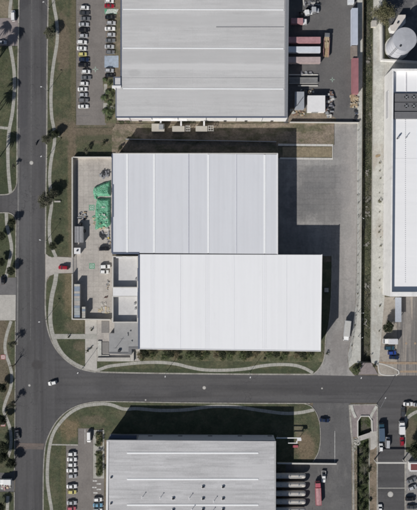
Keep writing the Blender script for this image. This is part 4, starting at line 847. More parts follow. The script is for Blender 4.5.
def make_car(kind):
    t = thing('car', 'car', 'car'); w = .89; P = PAINT['white']
    cfg = dict(sedan=(2.25, -1.5, .95, -.92, .25, 1.42, .93, .90, .70), hatchback=(2.0, -1.88, .95, -1.45, .25, 1.48, .95, .93, .72), suv=(2.3, -2.15, 1.05, -1.75, .35, 1.72, 1.08, 1.02, .85),
               pickup=(2.6, -.75, 1.25, -.45, .55, 1.75, 1.08, 1.02, .95), van=(2.45, -2.36, 1.75, -2.2, 1.15, 1.98, 1.12, 1.05, .9))[kind]
    Lh, gb, gf, rb_, rf, zr, zb, zh, zn = cfg
    if kind == 'pickup':
        st = [(-.78, .88, .86, .35, .7, zb), (gf, .9, .86, .3, .65, zh + .02), (1.9, .9, .84, .3, .62, zh - .02), (2.4, .84, .76, .32, .6, zn), (Lh, .72, .64, .38, .58, .78)]
    else:
        st = [(-Lh, .70, .62, .42, .6, zb - .14), (-Lh + .12, .80, .74, .34, .62, zb - .03), (-Lh + .5, .88, .82, .28, .66, zb), (0, w, .83, .26, .68, zb), (gf, .89, .83, .26, .66, zh), (Lh - .55, .88, .80, .27, .62, zh - .08), (Lh - .15, .80, .70, .3, .58, zn), (Lh, .66, .56, .38, .56, zn - .14)]
    paintpart('body', loft(st), P, t, False)
    # cabin frame and roof
    hb, hr = .80, (.62 if kind in ('sedan', 'hatchback') else .70)
    c = [(gb, -hb, zb - .02), (gf, -hb, zh - .03), (gf, hb, zh - .03), (gb, hb, zb - .02), (rb_, -hr, zr - .05), (rf, -hr, zr - .05), (rf, hr, zr - .05), (rb_, hr, zr - .05)]
    paintpart('cabin', MB().add(c, [(0, 3, 2, 1), (4, 5, 6, 7), (0, 1, 5, 4), (1, 2, 6, 5), (2, 3, 7, 6), (3, 0, 4, 7)]), P, t)
    r1 = MB(); e = .03; xm = (rb_ + rf) / 2
    r1.add([(rb_ - e, -hr - e, zr - .05), (rf + e, -hr - e, zr - .05), (rf + e, hr + e, zr - .05), (rb_ - e, hr + e, zr - .05), (rb_ + .12, -hr + .1, zr), (rf - .12, -hr + .1, zr - .01), (rf - .12, hr - .1, zr - .01), (rb_ + .12, hr - .1, zr)], [(0, 3, 2, 1), (4, 5, 6, 7), (0, 1, 5, 4), (1, 2, 6, 5), (2, 3, 7, 6), (3, 0, 4, 7)])
    paintpart('roof', r1, P, t)
    def pane(name, p):     # slightly proud quad with thickness
        a, b_, c_, d = [Vector(v) for v in p]; n = (b_ - a).cross(c_ - b_).normalized() * .02
        cen = (a + b_ + c_ + d) / 4
        q = [cen + (v - cen) * .93 for v in (a, b_, c_, d)]
        return part(name, MB().add([v + n for v in q] + [v - n for v in q], [(0, 1, 2, 3), (7, 6, 5, 4), (0, 4, 5, 1), (1, 5, 6, 2), (2, 6, 7, 3), (3, 7, 4, 0)]), M['glass'], t, False)
    pane('windscreen', (c[1], c[2], c[6], c[5])); pane('rear_window', (c[3], c[0], c[4], c[7]))
    pane('side_window', (c[0], c[1], c[5], c[4])); pane('side_window', (c[2], c[3], c[7], c[6]))
    if kind == 'pickup':
        for (a, b_, c_, d, z1) in ((-2.58, -.82, -.9, -.8, 1.0), (-2.58, -.82, .8, .9, 1.0), (-2.6, -2.5, -.8, .8, .98), (-.9, -.8, -.8, .8, 1.02)):
            paintpart('bed_side', MB().box(a, b_, c_, d, .45, z1), P, t)
        part('bed_floor', MB().box(-2.5, -.9, -.8, .8, .45, .62), M['darkmetal'], t, False)
    wheels(t, (-Lh * .62, Lh * .62), .90 if kind != 'pickup' else .92, .33 if kind in ('sedan', 'hatchback') else .38)
    zf = zn - .14
    for s_ in (-1, 1):
        part('headlight', MB().box(Lh - .2, Lh - .03, s_ * .62 - .14, s_ * .62 + .14, zf - .1, zf + .06), M['lampglass'], t, False)
        x0 = -Lh if kind != 'pickup' else -2.62
        part('tail_light', MB().box(x0 - .01, x0 + .14, s_ * .66 - .1, s_ * .66 + .1, zb - .32, zb - .12), M['redlens'], t, False)
        paintpart('mirror', MB().box(gf - .35, gf - .2, s_ * 1.0 - .09, s_ * 1.0 + .09, zh + .02, zh + .16), P, t)
    kids_of(t); return t
CARS = {}; FIRST = {}
def place_car(kind, px, py, ang, colour, label, z=0.03, group=None, cat='car'):
    p = W(px, py, z + .7)
    if kind not in CARS: CARS[kind] = make_car(kind); new = True
    else: new = False
    if new:
        t = CARS[kind]; t.location = (p.x, p.y, z); t.rotation_euler = (0, 0, R(ang)); t['label'] = label
        if group: t['group'] = group
        for ch in PROTO[t.name]:
            if ch.name in PAINTED: ch.material_slots[0].link = 'OBJECT'; ch.material_slots[0].material = PAINT[colour]
    else:
        k_ = random.uniform(.95, 1.05); t = dup(CARS[kind], (p.x, p.y, z), R(ang), label, group, PAINT[colour], (k_, random.uniform(.97, 1.02), random.uniform(.96, 1.04)))
    if not group and 'group' in t: del t['group']
    t['category'] = cat; return t
ORD = ['first', 'second', 'third', 'fourth', 'fifth', 'sixth', 'seventh', 'eighth', 'ninth', 'tenth', 'eleventh', 'twelfth', 'thirteenth', 'fourteenth', 'fifteenth', 'sixteenth', 'seventeenth', 'last']
GW = 'cars parked in rows'
row = [(84.6, 7.6, 'hatchback', 'white'), (84.4, 12.8, 'sedan', 'dark_grey'), (85.2, 18.6, 'sedan', 'grey'), (83.8, 24.4, 'sedan', 'silver'), (83.6, 30.2, 'suv', 'black'), (83.4, 35.8, 'hatchback', 'silver'), (82.0, 42.2, 'suv', 'white'), (81.8, 48.4, 'sedan', 'white'), (82.6, 54.2, 'hatchback', 'yellow'),
       (84.0, 59.4, 'sedan', 'navy'), (83.6, 65, 'suv', 'black'), (85.8, 71.6, 'hatchback', 'white'), (86, 77.6, 'sedan', 'grey'), (84, 83.6, 'hatchback', 'white'), (82.6, 89.2, 'sedan', 'white'), (83.2, 94.8, 'hatchback', 'silver'), (83.4, 100.4, 'suv', 'grey'), (83.4, 106.4, 'sedan', 'white')]
for i, (x, y, k, c) in enumerate(row):
    place_car(k, x, y, random.uniform(-2.5, 2.5), c, '%s %s, %s from top, left row of upper car park' % (c.replace('_', ' '), k, ORD[i] if i < 17 else 'eighteenth'), group=GW)
row = [(109.2, .8, 'hatchback', 'white', 'topmost, above the red one'), (109.4, 5.8, 'sedan', 'red', 'right above the green striped crossing'), (110.2, 17, 'sedan', 'black', 'right below the green striped crossing'), (111, 22.8, 'hatchback', 'silver', 'second below the green striped crossing'), (110, 28.6, 'sedan', 'white', 'third below the green striped crossing'),
       (111, 34.6, 'hatchback', 'silver', 'fourth below the green striped crossing'), (110.2, 40.4, 'sedan', 'grey', 'fifth below the green striped crossing'), (109.4, 46.6, 'sedan', 'silver', 'sixth below the green striped crossing'), (110.2, 52, 'hatchback', 'grey', 'just above the blue painted bays'), (109.2, 70.4, 'hatchback', 'silver', 'just below the blue bays'), (110, 75.2, 'sedan', 'black', 'lowest, beside the small tower')]
for x, y, k, c, w_ in row: place_car(k, x, y, random.uniform(-2, 2), c, '%s %s, right row of upper car park, %s' % (c, k, w_), group=GW)
row = [(72, 454, 'hatchback', 'white', 'topmost of the left row'), (72, 459.4, 'sedan', 'white', 'second of the left row'), (72, 464.8, 'hatchback', 'white', 'third of the left row'), (71.8, 470.4, 'sedan', 'white', 'fourth of the left row'), (72.4, 476, 'hatchback', 'silver', 'above the gap in the left row'), (71.8, 486.4, 'sedan', 'white', 'just below the gap in the left row'), (72, 492, 'hatchback', 'yellow', 'only pale yellow one'),
       (71.8, 502.8, 'sedan', 'silver', 'right above the pinkish red one'), (71.6, 508.6, 'hatchback', 'pink_red', 'cut by the photo edge'), (97.8, 499.6, 'hatchback', 'white', 'top of the right row'), (97.8, 505.2, 'sedan', 'light_blue', 'under the white one of the right row'), (97.8, 510.4, 'hatchback', 'white', 'at the photo edge under the light blue one')]
for x, y, k, c, w_ in row: place_car(k, x, y, random.uniform(-2, 2), c, '%s %s, lower left car park, %s' % (c.replace('_', ' '), k, w_), 0.05, GW)
place_car('van', 89, 436.8, -90, 'white', 'white van parked upright at the top of the lower left car park', 0.05, cat='van')
place_car('van', 13.4, 15.8, 92, 'white', 'white van on the path at the top left photo corner', 0.14, cat='van')
place_car('sedan', 1.8, 42.4, 0, 'silver', 'silver car at the left photo edge in the palm shadows', 0.05)
place_car('hatchback', 52.6, 383, 192, 'white', 'white car driving through the street junction', 0.02)
place_car('sedan', 17.6, 434.6, -80, 'dark_grey', 'dark car at the left kerb just above the brown crossing', 0.02)
place_car('suv', 63.6, 267.6, 178, 'red', 'dark red car on the driveway outside the yard gate', 0.12)
place_car('hatchback', 3, 280, 90, 'black', 'black car on the asphalt driveway at the left photo edge', 0.05)
place_car('suv', 104.2, 248.8, 3, 'black', 'black car parked in the concrete yard against the bluish shed', 0.07)
place_car('suv', 105, 266.6, 2, 'white', 'upper of the two white cars parked by the office wing', 0.07)
place_car('hatchback', 104.2, 271.8, -2, 'white', 'lower of the two white cars parked by the office wing', 0.07)
place_car('sedan', 324.6, 420.2, -4, 'navy', 'dark blue car on the driveway right of the small brown lawn', 0.02)
place_car('pickup', 323.6, 476.6, -92, 'white', 'white pickup standing just above the red truck', 0.02, cat='pickup')
place_car('suv', 389.4, 348, 0, 'teal', 'dark teal car directly under the parked white truck', 0.15)
place_car('hatchback', 392, 352.8, 2, 'blue', 'bright blue car between the teal and the navy one', 0.15)
place_car('sedan', 394, 357.4, -3, 'navy', 'navy car lowest of the three by the pale kerb', 0.15)
place_car('sedan', 408.2, 404, 0, 'white', 'white car at the right end of the street, by its lower kerb', 0.02)
place_car('sedan', 418.2, 404.6, 0, 'silver', 'silver car cut by the right photo edge', 0.02)
place_car('suv', 402.8, 412, 88, 'dark_grey', 'dark car first at the right kerb of the lower right side road', 0.02)
place_car('hatchback', 402, 441.6, 92, 'red', 'red car behind the white box truck on the lower right road', 0.02)
place_car('van', 387.6, 442.6, 88, 'silver', 'silver van beside the white car and blue truck, lower right road', 0.02, cat='van')
place_car('hatchback', 381, 447.6, 90, 'white', 'white car behind the long blue truck', 0.02)
place_car('hatchback', 380.2, 508.6, 90, 'white', 'white car at the bottom photo edge of the lower right road', 0.04)
for i, (x, y, c, k) in enumerate([(411.5, 480.4, 'grey', 'sedan'), (412.4, 487.6, 'silver', 'hatchback'), (410.4, 498.8, 'black', 'suv'), (412, 507, 'dark_grey', 'sedan')]):
    place_car(k, x, y, 20 if i < 2 else 0, c, ['grey sedan parked just below the red roofed gatehouse', 'silver hatchback second below the red roofed gatehouse', 'black car on the paving well below the red roofed gatehouse', 'dark grey sedan in the lower right photo corner'][i], 0.14, GW)

# lorries -----------------------------------------------------------
def box_body(t, x0, x1, w, z0, z1, mat, ribs=True, name='cargo_box', roofmat=None):
    part(name, MB().box(x0, x1, -w, w, z0, z1 - .06), mat, t, False)
    o = part('roof_sheet', MB().box(x0 + .05, x1 - .05, -w + .05, w - .05, z1 - .06, z1), roofmat or mat, t, False)
    rb = MB()
    n = int((x1 - x0) / .6)
    for k in range(n + 1):
        x = lerp(x0 + .1, x1 - .1, k / n)
        for s_ in (-1, 1): rb.box(x - .03, x + .03, s_ * w - .03, s_ * w + .03, z0 + .05, z1 - .1)
        rb.box(x - .03, x + .03, -w + .1, w - .1, z1 - .01, z1 + .02)
    part('side_ribs', rb, mat, t, False, stuff=True)
    part('rear_door', MB().box(x0 - .05, x0, -w + .08, -.02, z0 + .05, z1 - .15), mat, t, False)
    part('rear_door', MB().box(x0 - .05, x0, .02, w - .08, z0 + .05, z1 - .15), mat, t, False)
def cab(t, x0, x1, mat, z1=2.7, nose=0.0, w=1.15):
    st = [(x0, w, w * .95, .7, 1.4, z1 - .05), (x0 + .3, w, w * .95, .6, 1.4, z1), (x1 - .45, w, w * .92, .55, 1.3, z1 - .1), (x1 - .08, w * .96, w * .86, .55, 1.2, 1.65), (x1, w * .9, w * .8, .6, 1.1, 1.45)]
    if nose: st = [(x0, w, w * .95, .7, 1.4, z1 - .05), (x0 + .3, w, w * .95, .6, 1.4, z1), (x1 - nose - .5, w, w * .9, .6, 1.4, z1 - .15), (x1 - nose, w * .9, w * .8, .6, 1.2, 1.75), (x1 - .15, w * .8, w * .65, .6, 1.1, 1.5), (x1, w * .7, w * .5, .6, 1, 1.3)]
    part('cab', loft(st), mat, t, False)
    xa, xb, za, zb = (x1 - .44, x1 - .1, z1 - .1, 1.72) if not nose else (x1 - nose - .48, x1 - nose - .02, z1 - .16, 1.82)
    part('windscreen', MB().add([(xa, -w * .8, za + .02), (xa, w * .8, za + .02), (xb, w * .84, zb), (xb, -w * .84, zb), (xa - .05, -w * .8, za - .1), (xa - .05, w * .8, za - .1), (xb - .1, w * .84, zb - .1), (xb - .1, -w * .84, zb - .1)], [(0, 1, 2, 3), (7, 6, 5, 4), (0, 4, 5, 1), (2, 6, 7, 3), (1, 5, 6, 2), (3, 7, 4, 0)]), M['glass'], t, False)
    for s_ in (-1, 1):
        part('side_window', MB().box(x0 + .7, x1 - .5 - nose, s_ * w * .97 - .02, s_ * w * .97 + .02, 1.6, 2.3), M['glass'], t, False)
        part('mirror', MB().box(xa, xa + .12, s_ * (w + .2) - .1, s_ * (w + .2) + .1, 1.7, 2.2), M['blackplastic'], t, False)
        part('headlight', MB().box(x1 - .08, x1 + .02, s_ * w * .62 - .14, s_ * w * .62 + .14, .75, .95), M['lampglass'], t, False)
def frame(t, x0, x1): part('chassis', MB().box(x0, x1, -.45, -.3, .75, .98).box(x0, x1, .3, .45, .75, .98).box(x0, x0 + .15, -.9, .9, .6, .8).box(x1 - .3, x1 - .15, -.3, .3, .76, .96), M['darkmetal'], t, False, stuff=True)
def lwheels(t, xs): wheels(t, xs, 1.2, .5, .3)
def place_t(t, px, py, ang, z=0.03, hz=2.8):
    p = W(px, py, hz); t.location = (p.x, p.y, z); t.rotation_euler = (0, 0, R(ang)); return t
def box_truck(px, py, ang, L, label, mat, cabmat, z=0.03, h=3.5, roofmat=None):
    t = thing('box_truck', label, 'truck'); x0 = -L / 2
    frame(t, x0 + .2, L / 2 - .6); box_body(t, x0, L / 2 - 2.1, 1.2, 1.05, h, mat, roofmat=roofmat); cab(t, L / 2 - 2.0, L / 2, cabmat, 2.5); lwheels(t, (x0 + 1.4, L / 2 - 1.1)); return place_t(t, px, py, ang, z, h)
def semi_trailer(px, py, ang, L, label, mat, z=0.03, h=4.0, roofmat=None):
    t = thing('semi_trailer', label, 'trailer'); frame(t, -L / 2 + .1, L / 2 - .5); box_body(t, -L / 2, L / 2, 1.28, 1.15, h, mat, roofmat=roofmat); lwheels(t, (-L / 2 + 1.2, -L / 2 + 2.5))
    for s_ in (-1, 1): part('landing_leg', MB().box(L / 2 - 2.8, L / 2 - 2.6, s_ * .8 - .08, s_ * .8 + .08, 0, 1.1), M['metal'], t, False)
    part('bulkhead_rail', MB().box(L / 2, L / 2 + .06, -1.2, 1.2, h - .4, h - .05), M['metal'], t, False)
    return place_t(t, px, py, ang, z, h)
whitem = PAINT['white']; m_rt = plain('faded_red_trailer_top', (0.43, 0.235, 0.25), .6, 0, .25, .6); m_bt = plain('pale_blue_trailer_top', (0.62, 0.65, 0.70), .5, 0, .12, .6); m_pt = plain('faded_pink_trailer_top', (0.45, 0.36, 0.35), .6, 0, .2, .6)
semi_trailer(303.6, 39.6, 0, 15.2, 'trailer with faded red top, upper of three backed against the grey top shed', m_rt); semi_trailer(303.4, 49.2, 0, 15.2, 'trailer with pale blue grey top, middle of three at the grey top shed', m_bt, roofmat=m_bt)
semi_trailer(303.4, 59.6, 0, 15.2, 'trailer with dusty pinkish top, lowest of three at the grey top shed', m_pt)
# flat container chassis with a concrete-grey deck
t = thing('flatbed_trailer', 'empty grey flatbed trailer at the dock under the three box trailers', 'trailer'); frame(t, -6.2, 6.2)
for k in range(16): part('deck_board', MB().box(-6.4, 6.4, -1.2 + k * .15, -1.2 + k * .15 + .135, 1.1, 1.2), surf('deck_grey', (.2, .2, .2), .15, .3, .2), t, False)
for s_ in (-1, 1): part('side_rail', MB().box(-6.45, 6.45, s_ * 1.28 - .06, s_ * 1.28 + .06, 1.05, 1.27), M['capwhite'], t, False)
lwheels(t, (-5, -3.7)); place_t(t, 303.4, 80.6, 0, .03, 1.2)
t = thing('loading_dock', 'low concrete dock platform with white rim left of the white square shed', 'platform', W(303, 80))
for y, x0, x1 in ((74.6, 289, 318), (85.6, 298, 318)): part('platform_edge', pbox(x0, y - .5, x1, y + .5, 0, .5), M['capwhite'], t)
def tractor(px, py, ang, label, mat, z=.03):
    t = thing('truck_tractor', label, 'truck'); frame(t, -3, 2); cab(t, -.6, 2.9, mat, 3.1, 1.1); lwheels(t, (-2.4, -1.2, 1.9)); part('fifth_wheel', MB().cyl((-1.8, 0), .5, .98, 1.1, 12), M['darkmetal'], t, False)
    for s_ in (-1, 1): part('fuel_tank', MB().tube((-.9, s_ * .95, .75), (.3, s_ * .95, .75), .32, n=12), M['metal'], t, False)
    return place_t(t, px, py, ang, z, 2.2)
box_truck(299.6, 20.6, 0, 7.4, 'short lorry with dusty red box and white cab, topmost by the shed', m_rt, whitem, roofmat=m_rt)
tractor(306.2, 12.6, 10, 'white truck tractor left of its twin near the top photo edge', whitem); tractor(313, 9.6, 0, 'silver truck tractor right of its white twin near the top edge', PAINT['silver'])
t = thing('flatbed_truck', 'long flatbed truck loaded with tan timber, standing upright in the lorry yard', 'truck'); frame(t, -5.4, 4.6); part('deck', MB().box(-5.5, 2.9, -1.2, 1.2, 1.05, 1.2), M['wood'], t, False); cab(t, 3.2, 5.4, PAINT['grey'], 2.6); lwheels(t, (-4, -2.8, 4.0))
for s_ in (-1, 1): part('side_board', MB().box(-5.5, 2.9, s_ * 1.2 - .05, s_ * 1.2 + .05, 1.2, 2.2), m_rt, t, False)
place_t(t, 326.6, 44.4, 87, .03, 1.8)
ld = thing('timber_load', 'tan timber bundles lying on the upright flatbed truck', 'timber', W(326.8, 42, 1.6)); rnd = random.Random(3)
for k in range(16):
    x = -.95 + (k % 8) * .26; y = -1.2 if k < 8 else 1.6; ll = rnd.uniform(2.2, 3.0)
    part('timber_board', MB().obox((x, y + rnd.uniform(-.4, .4), .3 + rnd.uniform(0, .35)), (rnd.uniform(-.08, .08), 1, 0), .22, ll, .16), M['palewood'] if k % 3 else M['wood'], ld, False)
def container(px, py, ang, L, label, mat, z=.03, h=2.75, top=None, zz=2.8, cat='container', base=0.0):
    t = thing('shipping_container', label, cat); w = 1.22
    part('body', MB().box(-L / 2 + .05, L / 2 - .05, -w + .05, w - .05, .12, h - .04), mat, t, False)
    n = int(L / .28); c_ = MB()
    for k in range(n):
        x = -L / 2 + .15 + k * (L - .3) / n
        for s_ in (-1, 1): c_.box(x, x + .13, s_ * (w - .03) - .03, s_ * (w - .03) + .03, .2, h - .12)
        c_.box(x, x + .13, -w + .1, w - .1, h - .05, h - .01)
    part('corrugation', c_, top or mat, t, False, stuff=True)
    fr = MB()
    for s_ in (-1, 1):
        part('side_rail', MB().box(-L / 2, L / 2, s_ * w - .06, s_ * w + .06, h - .12, h), mat, t, False); part('side_rail', MB().box(-L / 2, L / 2, s_ * w - .06, s_ * w + .06, 0, .14), mat, t, False)
        for e in (-1, 1): part('corner_post', MB().box(e * (L / 2 - .04) - .07, e * (L / 2 - .04) + .07, s_ * w - .07, s_ * w + .07, 0, h + .01), mat, t, False)
    for s_ in (-1, 1):
        d = part('door', MB().box(-L / 2 - .03, -L / 2 + .04, min(s_ * .02, s_ * 1.14), max(s_ * .02, s_ * 1.14), .16, h - .14), mat, t, False); link('lock_bar', MB().tube((-L / 2 - .06, s_ * .35, .2), (-L / 2 - .06, s_ * .35, h - .2), .025, n=5).mesh('lock_bar'), M['metal'], d)
    return place_t(t, px, py, ang, z + base, zz)
mc_white = plain('white_container_paint', (.66, .68, .70), .5, 0, .1); mc_blue = plain('pale_blue_container_top', (.50, .54, .62), .5, 0, .1, .4); mc_red = plain('faded_red_container_paint', (.36, .165, .18), .55, 0, .15, .4)
container(355, 26, 90, 16.2, 'long pale blue topped container by the wall in the upper right lorry yard', mc_blue, h=3.6, zz=3.6, top=mc_blue)
container(355.6, 75.6, 90, 15.8, 'long dull red container by the wall in the lorry yard', mc_red, h=3.5, zz=3.5, top=mc_red)
container(351.4, -3.4, 90, 5.6, 'white container end at the upper photo edge above the blue one', mc_white, zz=2.8)
container(354.4, 51.6, 90, 5.4, 'short dusty brown container between the long blue and red ones', plain('dusty_brown_container', (.27, .23, .20), .6, 0, .25, 1.0), h=2.5, zz=2.5)
semi = box_truck(347.6, 331.2, -96, 9.2, 'white box truck on the worn driveway beside the canal', mc_white, whitem, .04, 3.6, roofmat=plain('dusty_truck_top', (.50, .49, .46), .6))
box_truck(391, 341.6, 180, 6.2, 'white box truck parked above the teal car', whitem, whitem, .15, 3.4, roofmat=plain('pale_truck_top', (.60, .60, .62), .5))
box_truck(402.6, 428.4, 90, 5.6, 'white box truck at the right kerb of the lower right road', whitem, whitem, .02, 3.0)
t = box_truck(382.2, 432.6, 92, 8.0, 'long blue truck at the left kerb of the lower right road', PAINT['teal'], PAINT['teal'], .02, 2.9, roofmat=plain('dull_blue_tarp', (.07, .11, .17), .7))
t = thing('tipper_truck', 'red truck with open pinkish body left of the lower driveway', 'truck'); frame(t, -5, 4.5); cab(t, 3.0, 5.2, PAINT['pink_red'], 2.9)
part('tipper_floor', MB().box(-5.2, 2.6, -1.15, 1.15, 1.1, 1.3), m_rt, t, False)
for s_ in (-1, 1): part('tipper_side', MB().box(-5.2, 2.6, s_ * 1.2 - .06, s_ * 1.2 + .06, 1.1, 2.6), PAINT['pink_red'], t, False)
part('tipper_side', MB().box(-5.26, -5.14, -1.14, 1.14, 1.1, 2.6), PAINT['pink_red'], t, False); part('tipper_side', MB().box(2.5, 2.62, -1.14, 1.14, 1.1, 2.8), PAINT['pink_red'], t, False)
part('tarpaulin', MB().add([(-5.1, -1.12, 2.45), (2.45, -1.12, 2.5), (2.45, 0, 2.75), (-5.1, 0, 2.6), (2.45, 1.12, 2.5), (-5.1, 1.12, 2.45)], [(0, 1, 2, 3), (3, 2, 4, 5)]), plain('pink_grey_tarp', (.45, .25, .26), .8, 0, .25, 1.2), t, False); lwheels(t, (-4, -2.7, 4)); place_t(t, 318.4, 494, 92, .03, 2.7)
box_truck(4.8, 482.4, 180, 5.4, 'white truck at the left photo edge on the lowest left driveway', whitem, whitem, .05, 2.9)
# bulk tankers on the lower dock
def tanker(px, py, L, label):
    t = thing('bulk_tanker_trailer', label, 'tanker', group='tanker trailers at the lower dock'); mt = plain('dusty_tanker_shell', (.60, .56, .51), .5, 0.1, .15, .7)
    frame(t, -L / 2, L / 2 - 1); b_ = MB(); n = 20; prof = [(-L / 2, .9), (-L / 2 + .15, 1.15), (-L / 2 + .5, 1.25), (L / 2 - 1.1, 1.25), (L / 2 - .6, 1.14), (L / 2 - .25, .9), (L / 2 - .05, .55), (L / 2, .05)]
    V = [(x, r * math.cos(2 * math.pi * i / n) * .98, 2.35 + r * math.sin(2 * math.pi * i / n)) for x, r in prof for i in range(n)]
    F = [(k * n + i, k * n + (i + 1) % n, (k + 1) * n + (i + 1) % n, (k + 1) * n + i) for k in range(len(prof) - 1) for i in range(n)] + [tuple(range(n))]
    part('tank_shell', b_.add(V, F), mt, t, False, True)
    for k in range(5): part('hoop', MB().tube((-L / 2 + 1.2 + k * 2.5, 0, 2.35), (-L / 2 + 1.3 + k * 2.5, 0, 2.35), 1.27, n=20), mt, t, False)
    for k in range(3): part('hatch', MB().cyl((-L / 2 + 2.4 + k * 4, 0), .32, 3.5, 3.72, 12), M['metal'], t, False)
    part('catwalk', MB().box(-L / 2 + 1, L / 2 - 2, -.72, -.42, 3.56, 3.62), M['metal'], t, False); lwheels(t, (-L / 2 + 1.2, -L / 2 + 2.5)); 
    for s_ in (-1, 1): part('landing_leg', MB().box(L / 2 - 3.4, L / 2 - 3.2, s_ * .8 - .08, s_ * .8 + .08, 0, 1.3), M['metal'], t, False)
    kids_of(t); return place_t(t, px, py, 0, .03, 3.4)
tk0 = tanker(290.8, 476.4, 13.6, 'dusty white tanker trailer, topmost of the row at the lower dock')
for y, l_ in ((485.2, 'second from the top of the row at the lower dock'), (494, 'third from the top of the row at the lower dock'), (502.2, 'fourth from the top of the row at the lower dock'), (510.6, 'cut by the photo edge, under the fourth one')):
    p = W(290.8, y, 3.4); dup(tk0, (p.x, p.y, .03), 0, 'dusty white tanker trailer, ' + l_)

# motorcycle with rider
def skin_figure(name, joints, bones, radii, mat, parent, root=0):
    me = bpy.data.meshes.new(name); me.from_pydata(joints, bones, []); me.update(); o = bpy.data.objects.new(name, me); C.objects.link(o); me.materials.append(mat)
    md = o.modifiers.new('skin', 'SKIN'); sv = me.skin_vertices[0].data
    for i, r in enumerate(radii): sv[i].radius = (r, r); sv[i].use_root = (i == root)
    o.modifiers.new('sub', 'SUBSURF').render_levels = 1; o.parent = parent; return o
mo = thing('motorcycle', 'dark motorcycle riding up the main road near the left kerb side', 'motorcycle', W(36.6, 143.4), R(80))
for x in (-.65, .68):
    w_ = part('wheel', MB().wheelx((x, 0, .32), .32, .13), M['tyre'], mo, False)
part('frame', loft([(-.7, .12, .1, .55, .65, .8), (-.2, .16, .14, .4, .6, .78), (.3, .17, .15, .45, .75, 1.0), (.6, .1, .08, .7, .8, .95)]), M['blackplastic'], mo, False)
part('seat', MB().box(-.6, .05, -.13, .13, .79, .87), M['blackplastic'], mo, False); part('handlebar', MB().tube((.5, -.38, 1.05), (.5, .38, 1.05), .02), M['metal'], mo, False); part('fork', MB().tube((.68, .09, .32), (.5, .09, 1.05), .025), M['metal'], mo, False); part('headlight', MB().tube((.6, 0, .9), (.7, 0, .9), .09), M['lampglass'], mo, False)
rd = thing('person', 'motorcycle rider in dark clothing and helmet, leaning to the handlebar', 'person', W(36.6, 143.4), R(80))
J = [(-.25, 0, .95), (-.2, 0, 1.15), (-.08, 0, 1.42), (-.02, 0, 1.52), (-.08, .2, 1.4), (.12, .3, 1.2), (.42, .3, 1.08), (-.08, -.2, 1.4), (.12, -.3, 1.2), (.42, -.3, 1.08), (-.22, .12, .92), (.2, .22, .82), (.02, .2, .4), (.16, .2, .34), (-.22, -.12, .92), (.2, -.22, .82), (.02, -.2, .4), (.16, -.2, .34)]
skin_figure('body', J, [(0, 1), (1, 2), (2, 3), (2, 4), (4, 5), (5, 6), (2, 7), (7, 8), (8, 9), (0, 10), (10, 11), (11, 12), (12, 13), (0, 14), (14, 15), (15, 16), (16, 17)], [.15, .14, .15, .06, .07, .05, .04, .07, .05, .04, .1, .075, .055, .045, .1, .075, .055, .045], plain('dark_clothing', (.03, .03, .038), .9), rd)
hm = MB()
for k in range(6):
    a0, a1 = -math.pi / 2 + k * math.pi / 6, -math.pi / 2 + (k + 1) * math.pi / 6; hm.cyl((.02, 0), max(.02, .14 * math.cos(a0)), 1.68 + .15 * math.sin(a0), 1.68 + .15 * math.sin(a1), 12, max(.02, .14 * math.cos(a1)))
part('helmet', hm, M['blackplastic'], rd, False, True)

# ------------------------------------------------------------------ street lamps, manholes, painted marks
M['lamphead'] = plain('pale_lamp_housing', (.75, .75, .74), .4)
def lamp(px, py, label, base=None, h=9.0, group='street lamps along the kerbs'):
    hd = W(px, py, h); bs = W(*base); t = thing('street_lamp', label, 'street lamp', (bs.x, bs.y, .12), 0, group)
    d = Vector((hd.x - bs.x, hd.y - bs.y, 0)); 
    part('base', MB().cyl((0, 0), .22, 0, .35, 8, .16), M['bank'], t, False); part('pole', MB().tube((0, 0, .3), (0, 0, h - .5), .1, .06, 8), M['metal'], t, False)
    part('arm', MB().tube((0, 0, h - .5), (d.x * .5, d.y * .5, h - .1), .05, .045).tube((d.x * .5, d.y * .5, h - .1), (d.x, d.y, h), .045, .04), M['metal'], t, False)
    e = d.normalized(); q_ = 1 if h > 7 else .55; part('lamp_head', MB().obox((d.x, d.y, h + .02), (e.x, e.y, 0), .36 * q_, .7 * q_, .14), M['lamphead'], t, False); return t
lamp(43.4, 2, 'street lamp at the upper photo edge on the right side of the main road', (48.9, 8.5)); lamp(41.2, 86.8, 'street lamp on the main road beside the upper car park lawn', (47.8, 91.5))
lamp(41.2, 156.4, 'street lamp on the main road level with the top of the concrete yard', (47.2, 158)); lamp(40, 240, 'street lamp on the main road just above the yard driveway', (46.4, 241)); lamp(39.2, 322, 'street lamp on the main road left of the curved corner lawn', (45.8, 320))
lamp(77.8, 373, 'street lamp on the curved corner of the two streets', (82.6, 368.2)); lamp(165.2, 376.6, 'street lamp on the cross street, left of the middle of the white shed', (166.6, 371.4)); lamp(250.3, 377.4, 'street lamp on the cross street, right of the middle of the white shed', (249.6, 372.6)); lamp(361.2, 378, 'street lamp on the cross street in front of the culvert deck', (357.4, 373.6))
for i, (x, y) in enumerate(((369.4, 313), (368.4, 337.6), (363.6, 218.5))):
    lamp(x - 6 if i < 2 else x, y, ['slim lamp post on the left canal bank, level with the box truck top', 'slim lamp post on the left canal bank, lowest before the street', 'slim lamp post on the left canal bank, level with the shaded yard'][i], (358.2, y - 1) , 6.5, 'lamp posts on the canal bank')
lamp(385.4, 398, 'street lamp on the lower right road corner', (376.6, 404.2), 8); lamp(60, 415.8, 'street lamp on the lower corner lawn curve', (62.4, 416.4), 8.5) if False else None
def manhole(px, py, r, label, pale=True, z=.012):
    t = thing('manhole_cover', label, 'manhole cover', W(px, py) + Vector((0, 0, z)))
    part('collar', MB().cyl((0, 0), r, -.02, .014, 24), M['paleconc'] if pale else M['walk'], t, False); part('lid', MB().cyl((0, 0), r * .62, .014, .03, 20), plain('worn_lid', (.5, .49, .47), .6), t, False)
